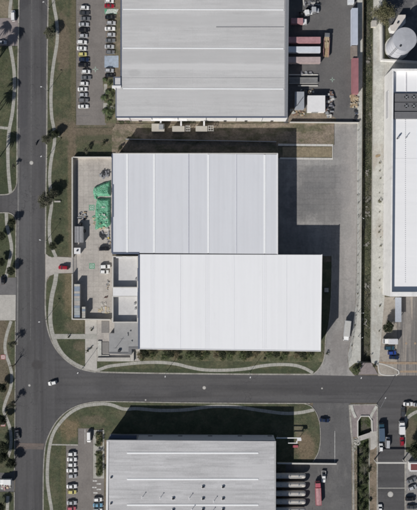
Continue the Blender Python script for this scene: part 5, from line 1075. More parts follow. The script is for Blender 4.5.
manhole(31.4, 162.8, .85, 'pale round manhole cover in the middle of the main road'); manhole(204.2, 387.8, .75, 'pale round manhole cover in the middle of the cross street'); manhole(390.4, 494.4, 1.25, 'large pale round cover on the lower right road'); manhole(29.4, 385.4, .55, 'faint round manhole cover where the two streets meet', False)
manhole(145.6, 400, .35, 'tiny round cover by the lower kerb of the cross street'); manhole(322, 388.4, .4, 'small faint cover on the cross street near the right driveway', False)
def meeting_mark(px, py, label, r, full=True):
    """painted assembly point: four arrows pointing to the middle"""
    t = thing('assembly_point_marking', label, 'ground marking', W(px, py) + Vector((0, 0, .064 if full else .032)))
    if full:
        part('green_ground', MB().box(-r, r, -r, r, -.01, .004), M['paint_green'], t, False)
    for k in range(4):
        a = k * math.pi / 2 + (math.pi / 4 if full else 0); c_, s_ = math.cos(a), math.sin(a)
        q = [(.18, 0), (.62, -.34), (.62, -.13), (1.25, -.13), (1.25, .13), (.62, .13), (.62, .34)]
        q = [((x * c_ - y * s_) * r * .8, (x * s_ + y * c_) * r * .8) for x, y in q]; part('arrow', MB().prism(q, .0, .009), M['paint_white'] if full else M['paint_paleg'], t, False)
    for s_ in ((0, 1), (0, -1), (1, 0), (-1, 0)) if full else ():
        part('corner_dot', MB().box(s_[0] * r * .72 - .22, s_[0] * r * .72 + .22, s_[1] * r * .72 - .22, s_[1] * r * .72 + .22, 0, .0085), M['paint_paleg'], t, False)
meeting_mark(91.8, 207.6, 'green and white assembly point painted left of the green covered pile', 1.25); meeting_mark(92, 266, 'green and white assembly point painted inside the yard gate, left of the white cars', 1.25)
meeting_mark(95.4, 69.4, 'faded pale green cross of arrows painted in the upper car park', 1.3, False); meeting_mark(332.3, 79.6, 'faded pale cross of arrows painted in the lorry yard', 1.1, False)
for i, y in enumerate((357, 424)):
    x = 3.2; t = thing('utility_cover', ['square red framed cover on the left verge, upper one', 'square red framed cover on the left verge, lower one'][i], 'cover', W(x, y) + Vector((0, 0, .12)))
    part('frame', MB().box(-1.05, 1.05, -1.05, 1.05, 0, .1), plain('red_frame_paint', (.42, .16, .15), .7, 0, .2), t, False); part('lid', MB().box(-.75, .75, -.75, .75, .1, .14), plain('pink_white_lid', (.55, .46, .45), .7, 0, .1), t, False); part('mark', MB().box(-.3, .3, -.28, .28, .14, .148), plain('red_frame_paint', (.42, .16, .15)), t, False)

# ------------------------------------------------------------------ yard goods
def tarp(label, poly, zmax, seed, mat):
    """crumpled sheet thrown over a heap; polygon in pixels seen at the ground"""
    rnd = random.Random(seed); q = [Vector(p) for p in PP(poly)]; x0, x1 = min(p.x for p in q), max(p.x for p in q); y0, y1 = min(p.y for p in q), max(p.y for p in q); st = .17
    nx_, ny_ = int((x1 - x0) / st) + 1, int((y1 - y0) / st) + 1
    from mathutils import noise as mn
    def inside(x, y):
        c_ = False; n = len(q)
        for i in range(n):
            a, b_ = q[i], q[(i + 1) % n]
            if (a.y > y) != (b_.y > y) and x < (b_.x - a.x) * (y - a.y) / (b_.y - a.y) + a.x: c_ = not c_
        return c_
    def edge(x, y):
        p = Vector((x, y)); m = 9
        for i in range(len(q)):
            a, b_ = q[i], q[(i + 1) % len(q)]; ab = b_ - a; u = max(0, min(1, (p - a).dot(ab) / ab.length_squared)); m = min(m, (p - a - ab * u).length)
        return m
    V, idx, F = [], {}, []
    for j in range(ny_ + 1):
        for i in range(nx_ + 1):
            x, y = x0 + i * st, y0 + j * st
            if not inside(x, y): continue
            e = edge(x, y); v = Vector((x * .35 + seed, y * .35, 0))
            h = zmax * (.55 + .45 * mn.noise(v * .8)) * min(1, e / 1.1) ** .6 + .28 * (1 - abs(mn.noise(v * 3.1))) * min(1, e) + .2 * (1 - abs(mn.noise(v * 7.3 + Vector((3, 1, 0))))) * min(1, e * 2) + .09 * mn.noise(v * 17)
            wob = .12 * mn.noise(v * 5); idx[(i, j)] = len(V); V.append((x + wob, y + wob, max(.07, h + .05) if e > .15 else .07))
    for (i, j) in idx:
        k = [(i, j), (i + 1, j), (i + 1, j + 1), (i, j + 1)]
        if all(c_ in idx for c_ in k): F.append(tuple(idx[c_] for c_ in k))
    p0 = W(*poly[0]); t = thing('tarpaulin_heap', label, 'tarpaulin', (p0.x, p0.y, 0)); part('tarpaulin', MB().add(V, F), mat, t); return t
gt = N('green_tarpaulin', 0.55)
gcol = gt.ramp(gt.noise(.5, 5, .7), [(.3, (.07, .27, .155)), (.7, (.15, .41, .26))]); gcol = gt.mix(gt.ramp(gt.noise(1.5, 4, .7, (1, .4, 1)), [(.52, 0.), (.68, .8)]), gcol, (.30, .50, .42)); gcol = gt.mix(gt.ramp(gt.noise(.9, 5, .75, off=(8, 8, 0)), [(.56, 0.), (.66, .65)]), gcol, (.17, .24, .17)); gcol = gt.mix(gt.ramp(gt.noise(1.1, 5, .75, off=(28, 8, 0)), [(.6, 0.), (.7, .7)]), gcol, (.03, .13, .08)); gt.bump(2.5, .8, .12); GT = gt.done(gcol)
tarp('green tarpaulin over a heap against the bluish shed, smaller upper piece', [(110.8, 180.4), (110.8, 196.4), (98, 196.6), (97, 199.6), (94.4, 199), (92.8, 191), (94.2, 187), (99, 184.8), (104, 182.4)], 2.3, 4, GT)
tarp('large green tarpaulin over a long heap against the bluish shed', [(110.8, 198.2), (110.8, 225), (107, 228), (103, 225.5), (99, 229), (95.2, 230), (96.0, 222), (95, 214), (95.6, 206), (97, 198.4)], 1.7, 9, GT)
def pile(label, px, py, w, h, n, mats, seed, zmax=1.0, name='material_pile', cat='pile', pn='board', ls=(.6, 2.0)):
    rnd = random.Random(seed); p = W(px, py); t = thing(name, label, cat, (p.x, p.y, .06))
    for k in range(n):
        a = rnd.choice((0, 0, 0, 90, 90)) + rnd.uniform(-9, 9) + (25 if k % 7 == 0 else 0); l = rnd.uniform(*ls) * (.6 if k % 3 else 1); ww = rnd.uniform(.35, 1.1) * min(1, l)
        part(pn, MB().obox((rnd.uniform(-w, w) * S, rnd.uniform(-h, h) * S, rnd.uniform(.08, zmax * .6)), (math.cos(R(a)), math.sin(R(a)), rnd.uniform(-.06, .06)), ww, l, rnd.uniform(.06, .22)), rnd.choice(mats), t, False)
    return t
GREY3 = [M['darkmetal'], M['metal'], plain('grey_sheet', (.22, .22, .24))]
pile('heap of grey and black metal sheets above the green tarpaulins', 105, 175, 4, 2.6, 26, GREY3, 1, 1.6, ls=(1, 3.4)); pile('tan and white scrap boards at the foot of the large green tarpaulin', 104, 227.6, 4, 2.2, 26, [M['palewood'], M['wood'], M['capwhite'], GT], 2, .9)
pile('small scatter of scrap above the grey corrugated shed in the yard', 82, 216, 4.5, 4, 22, GREY3 + [M['wood']], 5, 1.2); pile('loose pale boards near the lower right corner of the yard', 104, 304.6, 2.4, 2, 6, [M['paleconc'], M['capwhite']], 6, .3)
pile('yellowish boards laid out flat above the lower wall of the yard', 104.6, 311, 5, 2.6, 14, [plain('yellowish_board', (.46, .42, .30)), M['paleconc'], M['palewood']], 7, .2, ls=(1.2, 3)); pile('small dark brown crate scraps beside the office wing', 106, 297.2, 1.4, .6, 7, [plain('dark_brown_wood', (.09, .05, .04))], 8, .5, ls=(.4, 1))
pile('thin dark rods and steps lying under the green tarpaulins', 104, 235, 5, 1.6, 16, GREY3, 12, .8, ls=(1.2, 3.5)); pile('jumble of dark machine frames right of the bright white square shed', 329.6, 104, 3, 13, 60, GREY3 + [M['capwhite'], plain('rust_brown', (.20, .13, .10))], 13, 2.2, ls=(.8, 2.8))
pile('stacked tan pallets and boards below the long red container', 354, 101.6, 3.4, 6.4, 52, [M['palewood'], M['wood'], plain('bleached_wood', (.50, .44, .34))], 14, 1.7, ls=(.8, 2)); pile('dark tarped goods under the tan pallets by the canal wall', 356, 115.6, 1.6, 5.6, 14, [plain('dark_blue_goods', (.07, .085, .12)), M['darkmetal']], 15, 1.3, ls=(1, 2.4))
pile('clutter of boards between the dock flatbed and the white square shed', 309, 91.4, 8, 1.6, 24, [M['wood'], M['bank'], M['darkmetal']], 16, .6); pile('clutter along the foot of the grey top shed below the docks', 298, 113, 7, 2.6, 26, [M['wood'], M['bank'], plain('rust_brown', (.20, .13, .10))], 17, .7)
pile('dark scrap lying beside the flatbed trailer at the dock', 305.6, 73.4, 6.5, 1.2, 18, GREY3, 18, .8); pile('sheet metal scraps near the truck tractors at the top edge', 311, 3.6, 8, 1.6, 26, GREY3 + [M['capwhite']], 19, 1.0, ls=(.8, 3))
pile('broken concrete pieces beside the culvert opening', 357, 442, 2.4, 3, 18, [M['bank'], M['paleconc']], 21, .5); pile('dark pallets beneath the white truck shadow by the right shed', 388, 329.4, 3, 2, 16, [M['darkmetal'], M['palewood'], M['blackplastic']], 22, 1.3)
pile('brown planks on the canal bank near the white shed corner', 378.4, 156, 2.4, .8, 7, [plain('dark_brown_wood', (.09, .05, .04)), M['wood']], 23, .35, ls=(.8, 2)); pile('red and tan boxes beside the white truck at the left photo edge', 6, 487, 5, 1.6, 18, [m_rt, M['palewood'], M['bank']], 24, .8)
pile('scattered green sheet scraps along the left edge of the tarpaulin heaps', 94.6, 222, 1.4, 6, 16, [GT, M['palewood'], GT], 31, .4, ls=(.5, 1.4)); pile('loose boards and green scraps lying on top of the larger tarpaulin', 104, 216, 4, 9, 20, [GT, M['capwhite'], GT, M['wood']], 32, .3, ls=(.4, 1.5)).location.z = 1.6
pile('small goods along the foot of the bluish shed above the black car', 108.6, 241, 1.6, 4, 12, GREY3 + [M['wood'], M['yellow']], 33, .8, ls=(.5, 1.3)); pile('odd crates against the office wing below the white cars', 107.6, 285, 1.2, 5, 12, [M['wood'], M['metal'], M['paleconc']], 34, .8, ls=(.5, 1.2))
t = thing('shed', 'corrugated grey shed by the left wall of the concrete yard', 'shed', W(79, 234)); a, c = W(74.6, 242.6, 3), W(83.4, 226.4, 3)
part('wall', MB().box(a.x + .1, c.x - .1, a.y + .1, c.y - .1, 0, 2.85), M['gwall'], t)
for k in range(8):
    x = lerp(a.x, c.x, k / 8); w_ = (c.x - a.x) / 8; part('roof_sheet', MB().box(x + .02, x + w_ - .02, a.y, c.y, 2.86 + (k % 2) * .04, 2.95 + (k % 2) * .05), plain('grey_sheet_roof_%d' % (k % 3), ((.30, .30, .31), (.24, .24, .25), (.36, .36, .37))[k % 3], .5, .1), t)
for i, (x, y) in enumerate(((80, 224), (83.6, 231))):
    t = thing('water_tank', ['black water tank standing above the corrugated shed', 'black water tank at the right side of the corrugated shed'][i], 'water tank', W(x + 1, y, .06)); part('stand', MB().box(-.6, .6, -.6, .6, 0, 1.4), M['darkmetal'], t, False); part('drum', MB().cyl((0, 0), .58, 1.4, 2.6, 14, .55), M['blackplastic'], t, False); part('lid', MB().cyl((0, 0), .3, 2.6, 2.75, 12, .25), M['blackplastic'], t, False)
t = thing('guard_booth', 'little white guard booth beside the yard gate', 'booth', W(77, 251)); a, c = W(74, 254, 2.7), W(80.4, 247.8, 2.7)
part('wall', MB().box(a.x + .2, c.x - .2, a.y + .2, c.y - .2, 0, 2.5), M['wwall'], t); part('roof', MB().box(a.x, c.x, a.y, c.y, 2.5, 2.68), M['whiteflat'], t); part('window', MB().box(c.x - .21, c.x - .17, a.y + .8, c.y - .8, 1.1, 2.1), M['glass'], t)
p = W(77.2, 250.8, 2.8); part('roof_unit', MB().box(p.x - .3, p.x + .3, p.y - .3, p.y + .3, 2.68, 3.2), M['darkmetal'], t)
dusty = plain('dusty_pale_blue_top', (.36, .38, .38), .7, 0, .25, .5)
def cabin(px, py, w, h, z, label, n):
    t = thing('site_cabin', label, 'cabin', W(px, py)); a, c = W(px - w / 2, py + h / 2, z), W(px + w / 2, py - h / 2, z); part('wall', MB().box(a.x + .05, c.x - .05, a.y + .05, c.y - .05, 0, z - .1), M['gwall'], t)
    for k in range(n):
        y = lerp(a.y, c.y, k / n); hh = (c.y - a.y) / n; part('roof_sheet', MB().box(a.x, c.x, y + .02, y + hh - .02, z - .1, z - .02 + random.uniform(0, .05)), random.choice([dusty, M['bank'], plain('blue_sheet', (.24, .29, .36), .6, 0, .2), M['yard'], dusty]), t)
    return t
cabin(77, 300.8, 5.6, 33.4, 3.6, 'long cabin with patchy pale and blue roof sheets in the lower left yard corner', 14); cabin(83.6, 312.4, 3.2, 11.2, 3.6, 'short narrow cabin right of the long patchy roofed one', 5)
t = thing('shed', 'bright white flat roofed square shed in the lorry yard', 'shed', W(316, 103)); a, c = W(307.6, 111.8, 3.6), W(325.2, 95.4, 3.6); part('wall', MB().box(a.x + .15, c.x - .15, a.y + .15, c.y - .15, 0, 3.4), M['wwall'], t); part('roof', MB().box(a.x, c.x, a.y, c.y, 3.4, 3.6), M['whiteflat'], t); part('door', MB().box(a.x + 2, a.x + 5, a.y + .1, a.y + .16, 0, 2.8), M['metal'], t)
t = thing('shed', 'narrow grey roofed shed between the top shed and the white square one', 'shed', W(299, 100)); a, c = W(295, 109, 3.4), W(304.2, 91.6, 3.4); part('wall', MB().box(a.x + .1, c.x - .1, a.y + .1, c.y - .1, 0, 3.2), M['gwall'], t); part('roof', MB().box(a.x, c.x, a.y, c.y, 3.2, 3.4), surf('grey_blue_roof', (.33, .35, .38), .08, .3, .15), t)
part('roof_ladder', MB().tube((a.x + .8, a.y + 1.4, 3.5), (c.x - .4, c.y - 2.4, 3.5), .12), M['darkmetal'], t)
# beige service cabinets under the wall of the top shed
for i, (x0, x1, y0, y1, kind) in enumerate(((151.6, 164.4, 123.6, 131.2, 'box'), (172.2, 184.6, 126, 131.4, 'box'), (185.6, 190.2, 125.4, 131.2, 'lat'), (195.6, 207.4, 126, 131.2, 'box'), (208, 213.6, 125.4, 131, 'lat'))):
    z = 3.4; a, c = W(x0, y1, z), W(x1, y0, z)
    t = thing('service_cabinet' if kind == 'box' else 'cooling_rack', ['beige plant box under the grey top shed, leftmost of three', 'slatted cooling rack'][0 if kind == 'box' else 1], 'plant box' if kind == 'box' else 'cooling rack', ((a.x + c.x) / 2, (a.y + c.y) / 2, .3))
    t['label'] = ['beige plant box under the grey top shed, leftmost of three', 'beige plant box under the grey top shed, middle of three', 'open steel rack right of the middle beige plant box', 'beige plant box under the grey top shed, rightmost of three', 'open steel rack right of the rightmost beige plant box'][i]
    w_, h_ = (c.x - a.x) / 2, (c.y - a.y) / 2; bm_ = plain('beige_plant_paint', (.47, .44, .385), .6, 0, .08)
    if kind == 'box':
        part('casing', MB().box(-w_ + .1, w_ - .1, -h_ + .1, h_ - .1, 0, 3.0), bm_, t, False); part('roof', MB().box(-w_, w_, -h_, h_, 3.0, 3.12), bm_, t, False)
        if i == 0: part('roof_unit', MB().box(.4, 2.4, -1.0, 1.2, 3.12, 4.0), M['metal'], t, False)
        part('duct', MB().box(w_ * .3, w_ * .3 + .7, h_ - .2, h_ + 2.2, 2.2, 3.0), M['whiteflat'], t, False)
    else:
        for u in (-1, 0, 1):
            part('rail', MB().box(u * w_ * .85 - .1, u * w_ * .85 + .1, -h_, h_, 2.8, 3.0), M['capwhite'], t, False); part('rail', MB().box(-w_, w_, u * h_ * .85 - .1, u * h_ * .85 + .1, 2.78, 2.96), M['capwhite'], t, False)
        for u in (-1, 1):
            for v in (-1, 1): part('post', MB().box(u * w_ * .85 - .08, u * w_ * .85 + .08, v * h_ * .85 - .08, v * h_ * .85 + .08, 0, 2.8), M['metal'], t, False)
# gate beside the small brown lawn
t = thing('gate_canopy', 'white hooked canopy frame between the lower shed and the brown lawn', 'canopy', W(290, 440)); part('beam', pbox(276.2, 437.6, 301, 438.6, 4.2, 4.5), M['whiteflat'], t); part('beam', pbox(297.2, 438.6, 301.4, 441, 4.1, 4.45), M['whiteflat'], t); part('beam', pbox(296.4, 441, 297.4, 443.6, 4.1, 4.4), M['whiteflat'], t); part('beam', pbox(288.2, 442.8, 296.4, 443.6, 4.12, 4.42), M['whiteflat'], t)
for x, y in ((300.4, 440), (289, 443), (278, 438)): p = W(x, y, 4.2); part('post', MB().tube((p.x, p.y, 0), (p.x, p.y, 4.15), .1), M['metal'], t)
t = thing('bench', 'red slatted bench under the white canopy frame', 'bench', W(295, 446.2) + Vector((0, 0, .12)))
for k in range(4): part('slat', MB().box(-1.3, 1.3, -.5 + k * .27, -.28 + k * .27, .42, .48), PAINT['pink_red'], t, False)
for s_ in (-1, 1): part('leg', MB().box(s_ * 1.1 - .05, s_ * 1.1 + .05, -.4, .45, 0, .42), M['darkmetal'], t, False)
t = thing('canal_headwall', 'six sided concrete headwall round the culvert opening below the street', 'headwall', W(364.6, 424)); HWP = [(357.6, 437), (357.6, 430.6), (357.6, 420.8), (360.8, 416), (368.7, 416), (371.9, 420.8), (372.2, 432)]
for i in range(len(HWP) - 1):
    a, b_ = W(*HWP[i]), W(*HWP[i + 1]); d = (b_ - a); part('wall_panel', MB().obox(((a + b_) / 2 + Vector((0, 0, -.3 + i * .003))), d.normalized(), .45, d.length + .2, 1.5), M['capwhite'], t)
t = thing('gatehouse', 'red roofed gatehouse at the road barrier, right photo edge', 'gatehouse', W(414, 467)); a, c = W(409.6, 471.4, 3.3), W(430, 462.8, 3.3); part('wall', MB().box(a.x + .2, c.x, a.y + .2, c.y - .2, 0, 3.1), M['wwall'], t); part('roof', MB().box(a.x + .5, c.x, a.y + .5, c.y - .5, 3.1, 3.32), plain('brick_red_roof', (.19, .06, .06), .8, 0, .15), t); part('roof_rim', MB().box(a.x, c.x, a.y, a.y + .5, 3.05, 3.4), M['whiteflat'], t); part('roof_rim', MB().box(a.x, c.x, c.y - .5, c.y, 3.05, 3.4), M['whiteflat'], t); part('roof_rim', MB().box(a.x, a.x + .5, a.y + .5, c.y - .5, 3.05, 3.38), M['whiteflat'], t)
t = thing('road_barrier', 'pale gate beam spanning the whole lower right road', 'barrier', W(390, 463)); part('beam', pbox(376.4, 462.2, 406.6, 463.8, 4.7, 5.1), M['capwhite'], t)
for x in (376.8, 405.9): p = W(x, 463, 5); part('post', MB().box(p.x - .2, p.x + .2, p.y - .2, p.y + .2, 0, 4.7), M['capwhite'], t)
t = thing('roof_panel', 'dark tarmac service hatch with pale square lid on the strip beside the white shed', 'hatch', W(326.4, 290)) ; t['category'] = 'hatch'; t.name = 'service_hatch'
part('lid', MB().box(-.9, .9, -.9, .9, .1, .35), M['bank'], t, False); part('frame', MB().box(-1.1, 1.1, -1.1, 1.1, .1, .3), M['darkmetal'], t, False)
for i, (x, y) in enumerate(((406.2, 343.4), (415.2, 343.4))):
    t = thing('ground_marking', ['faded orange spot on the striped lane, left of two', 'faded orange spot on the striped lane, right of two'][i], 'ground marking', W(x, y) + Vector((0, 0, .06))); part('spot', MB().cyl((0, 0), .5, -.005, .006, 16), M['paint_orange'], t, False)

# ------------------------------------------------------------------ plants
def crown_mesh(name, rx, rz, n, kind, seed, leaf=.28, gaps=.35, clumps=26):
    rnd = random.Random(seed); mb = MB()
    cl = []
    for k in range(clumps):
        a = rnd.uniform(0, 2 * math.pi); u = rnd.uniform(-.7, 1); r = math.sqrt(max(0, 1 - u * u)) * rnd.uniform(.35, 1.0)
        cl.append((rx * r * math.cos(a) * rnd.uniform(.8, 1.12), rx * r * math.sin(a) * rnd.uniform(.8, 1.12), rz * u * rnd.uniform(.5, 1), rx * rnd.uniform(.18, .36), rnd.choice((0, 0, 1, 2))))
    V, F, MI = mb.v, mb.f, mb.mi
    for k in range(n):
        c = rnd.choice(cl); g = lambda: rnd.gauss(0, .5)
        x, y, z = c[0] + g() * c[3], c[1] + g() * c[3], c[2] + g() * c[3] * .8
        s_ = leaf * rnd.uniform(.6, 1.3); a = Vector((rnd.gauss(0, 1), rnd.gauss(0, 1), rnd.gauss(0, .8))).normalized(); b_ = a.orthogonal().normalized(); q = rnd.uniform(0, 6.28); b_ = (b_ * math.cos(q) + a.cross(b_) * math.sin(q))
        p = Vector((x, y, z)); o = len(V)
        V += [tuple(p - a * s_ * .5), tuple(p + b_ * s_ * .28), tuple(p + a * s_ * .5), tuple(p - b_ * s_ * .28)]; F.append((o, o + 1, o + 2, o + 3)); MI.append(c[4] if rnd.random() < .75 else rnd.choice((0, 1, 2)))
    me = mb.mesh(name)
    for m in LEAF[kind]: me.materials.append(m)
    return me, cl
TREES = {}
def make_tree(key, kind, rx, rz, h, n, seed, leaf=.3, clumps=26, name='tree'):
    """h is the height of the middle of the crown"""
    t = thing(name, 'tree', 'tree'); me, cl = crown_mesh('crown', rx, rz, n, kind, seed, leaf, clumps=clumps)
    tr = MB(); fork = Vector((0, 0, h * .5)); tr.tube((0, 0, 0), fork, .16 * rx / 2.2 + .04, .11 * rx / 2.2 + .03, 8)
    for c in cl[:max(7, clumps // 2)]:
        m = Vector((c[0] * .4, c[1] * .4, h - rz * .3)); tr.tube(fork, m, .07 * rx / 2.2, .045 * rx / 2.2, 5); tr.tube(m, Vector((c[0], c[1], h + c[2])), .045 * rx / 2.2, .015, 5)
    part('trunk', tr, M['bark'], t, False); o = bpy.data.objects.new('crown', me); C.objects.link(o); o.parent = t; o.location = (0, 0, h)
    kids_of(t); TREES[key] = [t, h, False]; return t
def put_tree(key, px, py, label, s=1.0, z=.1, group=None, at_ground=False, cat='tree'):
    """px, py: where the crown shows in the photo (or the foot when at_ground)"""
    t, h, used = TREES[key]; p = W(px, py, 0 if at_ground else h * s + z); rz = random.uniform(0, 6.28)
    if not used: t.location = (p.x, p.y, z); t.rotation_euler = (0, 0, rz); t.scale = (s, s, s); t['label'] = label; TREES[key][2] = True
    else: t = dup(t, (p.x, p.y, z), rz, label, None, None, (s, s, s))
    if 'group' in t and not group: del t['group']
    if group: t['group'] = group
    t['category'] = cat; return t
make_tree('olive', 'greyleaf', 2.5, 1.8, 3.9, 6500, 1, .3, 44); make_tree('feather', 'greyleaf', 2.9, 2.0, 4.3, 7500, 2, .3, 50); make_tree('sparse', 'greyleaf', 1.9, 1.3, 3.4, 1600, 3, .26, 22)
make_tree('big', 'olive', 4.8, 2.6, 6.5, 7500, 4, .42, 60); make_tree('dark', 'dark', 2.0, 1.5, 3.2, 6500, 5, .28, 44); make_tree('bush', 'green', 1.3, .8, 1.0, 900, 6, .24, 16, 'shrub'); make_tree('tawny', 'tawny', 2.3, 1.0, 1.7, 2300, 7, .28, 26, 'shrub')
make_tree('darkbush', 'dark', 1.0, .7, .8, 600, 8, .2, 12, 'shrub'); make_tree('weed', 'tawny', .45, .3, .3, 120, 9, .16, 6, 'weed_clump'); make_tree('bare', 'tawny', 2.2, 1.4, 4.2, 160, 10, .2, 20)
put_tree('olive', 49.6, 33, 'grey green round tree over the main road kerb beside the upper lawn'); put_tree('feather', 45, 200.6, 'wide feathery grey green tree overhanging the main road beside the path', 1.1)
put_tree('olive', 46.2, 139.4, 'grey green tree over the kerb above the white sided small booth', .8); put_tree('dark', 52.6, 246, 'small dark tree by the path just above the driveway', .85)
put_tree('olive', 52.4, 194.6, 'dark companion tree on the lawn side of the feathery tree', 1.0)
for i, (x, y, k, s_, l) in enumerate([(11.6, 222.6, 'dark', .95, 'dark round tree below the left side street mouth'), (10.6, 271, 'dark', .9, 'dark round tree at the left kerb above the asphalt driveway'), (11.4, 344.6, 'sparse', 1.15, 'sparse tree at the left kerb under the pale concrete driveway'), (12, 405.4, 'sparse', 1.15, 'sparse tree at the left kerb left of the street junction'),
        (11.4, 463.4, 'dark', 1.1, 'dark round tree at the left kerb just below the brown crossing'), (2, 388, 'dark', 1.0, 'dark tree at the left photo edge beside the curving path, junction level'), (1.6, 420, 'dark', 1.1, 'dark tree at the left photo edge touching the lower red framed cover'), (2.4, 447, 'dark', 1.25, 'dark tree at the left photo edge level with the brown crossing'), (3, 457, 'dark', 1.2, 'lowest dark tree of the left verge group'),
        (1.5, 236, 'dark', .9, 'dark tree at the left photo edge beside the bending path'), (1, 262, 'dark', .9, 'dark tree at the left photo edge above the parked black car'), (0, 508, 'dark', 1, 'dark tree at the lower left photo corner'), (13.4, 166.6, 'sparse', .7, 'small sparse tree at the left kerb level with the yard corner')]):
    put_tree(k, x, y, l, s_)
put_tree('bare', 12, 366.4, 'nearly bare tree throwing branching shadows onto the main road', 1.15); put_tree('big', 383.4, 13.6, 'broad olive tree on the wall above the tank', 1.0, .1)
t = thing('kiosk', 'tiny white sided kiosk beneath the tree at the path near the main road', 'kiosk', W(58.2, 135)); part('wall', MB().box(-.7, .7, -.9, .9, .1, 1.9), M['wwall'], t, False); part('roof', MB().box(-.85, .85, -1.05, 1.05, 1.9, 2.05), M['whiteflat'], t, False)
t = thing('bench', 'pale concrete bench beside the path at the feathery tree', 'bench', W(57.6, 201.6, 0) + Vector((0, 0, .12))); part('seat', MB().box(-1.4, 1.4, -.35, .35, .4, .5), M['paleconc'], t, False)
for s_ in (-1, 1): part('leg', MB().box(s_ * 1.0 - .12, s_ * 1.0 + .12, -.3, .3, 0, .4), M['paleconc'], t, False)
put_tree('dark', 55.4, 134.2, 'dark tree hiding part of the tiny kiosk', .95); put_tree('sparse', 85.4, 150, 'low weedy tree above the concrete yard wall', .8)
# shrubs on the planted edge of the white shed
for i, x in enumerate((139, 151, 163.5, 176, 190, 203, 216.5, 230, 243, 256.5, 270, 283, 296, 309)):
    put_tree('tawny' if i % 3 == 0 else 'bush', x + random.uniform(-1.5, 1.5), 355.6 + random.uniform(-.9, .9), ('tawny' if i % 3 == 0 else 'green') + ' shrub before the white shed, %s from left' % (ORD[i]), random.uniform(.7, .9) if i % 3 == 0 else random.uniform(1.2, 1.6), .12, 'shrubs along the white shed', cat='shrub')
for i, x in enumerate((146, 170.5, 198, 222.5, 249, 276.5, 303)):
    put_tree('dark', x, 354.0, 'dark small tree added as shade at the white shed front, %s from left' % ORD[i], .8, .12, 'small trees added as shade by the white shed')  # dark crowns stand in for tree shade on bed and wall
for i in range(9):
    put_tree('bush', 142 + i * 20 + random.uniform(-3, 3), 359.4 + random.uniform(-1, .6), 'low green bush near the curving street path in front of the white shed', random.uniform(.5, .8), .12, 'low bushes near the street path', cat='shrub')
# planters with small palms
def palm_mesh(name, nf, L, seed, kind, droop=1.0, wid=.5):
    rnd = random.Random(seed); b_ = MB()
    for k in range(nf):
        a = 2 * math.pi * k / nf + rnd.uniform(-.15, .15); up = rnd.uniform(.1, .9); ll = L * rnd.uniform(.8, 1.1); prev = None; n = 9; mi = rnd.choice((0, 0, 1, 2))
        for j in range(n + 1):
            t_ = j / n; r = ll * t_ * (1 - .12 * t_); z = ll * (up * .7 * t_ - droop * .75 * t_ * t_); p = Vector((math.cos(a) * r, math.sin(a) * r, z))
            if prev is not None:
                side = Vector((-math.sin(a), math.cos(a), 0)); w_ = wid * (math.sin(math.pi * min(1, t_ * .9 + .12))) * L / 3
                b_.obox((p + prev) / 2, p - prev, .05, (p - prev).length, .03, 1)
                for q in (0, .5):
                    pp = prev.lerp(p, q)
                    for s_ in (-1, 1): 
                        tip = pp + side * s_ * w_ * 1.5 + (p - prev).normalized() * w_ * .7 + Vector((0, 0, -.25 * w_)); b_.add([pp, pp + (p - prev) * .5, tip], [(0, 1, 2)], mi)
            prev = p
    me = b_.mesh(name)
    for m in LEAF[kind]: me.materials.append(m)
    return me
def make_palm(key, h, L, nf, seed, kind='green', name='palm_tree'):
    t = thing(name, 'palm', 'palm'); tr = MB(); pv = Vector((0, 0, 0))
    for k in range(6):
        p = Vector((.03 * k * k * .3, 0, h * (k + 1) / 6)); tr.tube(pv, p, .2 - .012 * k if h > 3 else .12, .19 - .012 * k if h > 3 else .1, 8); pv = p
    part('trunk', tr, M['bark'], t, False); me = palm_mesh('crown', nf, L, seed, kind); o = bpy.data.objects.new('crown', me); C.objects.link(o); o.parent = t; o.location = tuple(pv); kids_of(t); TREES[key] = [t, h, False]; return t
make_palm('palm', 11, 3.4, 34, 3, 'green', 'palm_tree'); make_palm('smallpalm', .9, 1.5, 16, 4, 'green', 'small_palm')
# tall palms: their feet stand just left of the frame, their shadows reach the road
for i, (x, y) in enumerate(((-3, 108), (-8.5, 122), (-6, 165), (-14, 70), (-7, 66), (-2, 60), (-12, 52))):
    put_tree('palm', x, y, 'tall palm standing left of the photo edge', 1.0 + .05 * (i % 3), .1, 'tall palms on the left verge', True, 'palm')
for i, (x, y, s_, l) in enumerate([(104.6, 80, .8, 'topmost beside the tower'), (108, 92.6, 1.0, 'above the white flecked paving'), (104, 98.6, 1.2, 'largest, left of the grey shed corner'), (110, 103, .9, 'close to the shed wall'), (105.6, 112, 1.3, 'lowest but one'), (110.6, 114.6, 1.1, 'at the lower shed corner')]):
    put_tree('smallpalm', x, y, 'spiky palm left of the grey top shed, ' + l, s_ * 1.25, .1, 'small palms by the grey top shed', True, 'palm')
slab('planting_bed_ground', [(102.6, 78), (113.4, 78), (113.4, 88), (116.2, 90), (116.2, 123), (105, 123), (104, 96)], Z_LAWN, M['bed'])
slab('sidewalk_slab', [(104, 84), (107.4, 84), (106.2, 95), (103.8, 97)], Z_LAWN + .02, M['walk']); slab('sidewalk_slab', [(103.4, 103), (106.6, 103), (115, 107.6), (115, 109.6), (103.2, 108)], Z_LAWN + .02, M['walk'])
for i, (x, y) in enumerate([(109.6, 84), (111.6, 96), (109, 106.4), (112.6, 110.6), (108.6, 119), (113, 90)]): put_tree('bush', x, y, 'green bush among the spiky palms, %s from top' % ORD[i], random.uniform(.8, 1.2), .1, 'bushes by the grey top shed', True, 'shrub')
slab('planter_kerb', [(93.2, 430), (104.2, 430), (104.2, 478.4), (93.2, 478.4)], .14, M['walk']); slab('planting_bed_ground', [(96.2, 431.4), (102.6, 431.4), (102.6, 445.8), (96.2, 445.8)], .17, M['bed']); slab('planting_bed_ground', [(96.2, 451), (102.6, 451), (102.6, 475.6), (96.2, 475.6)], .17, M['bed'])
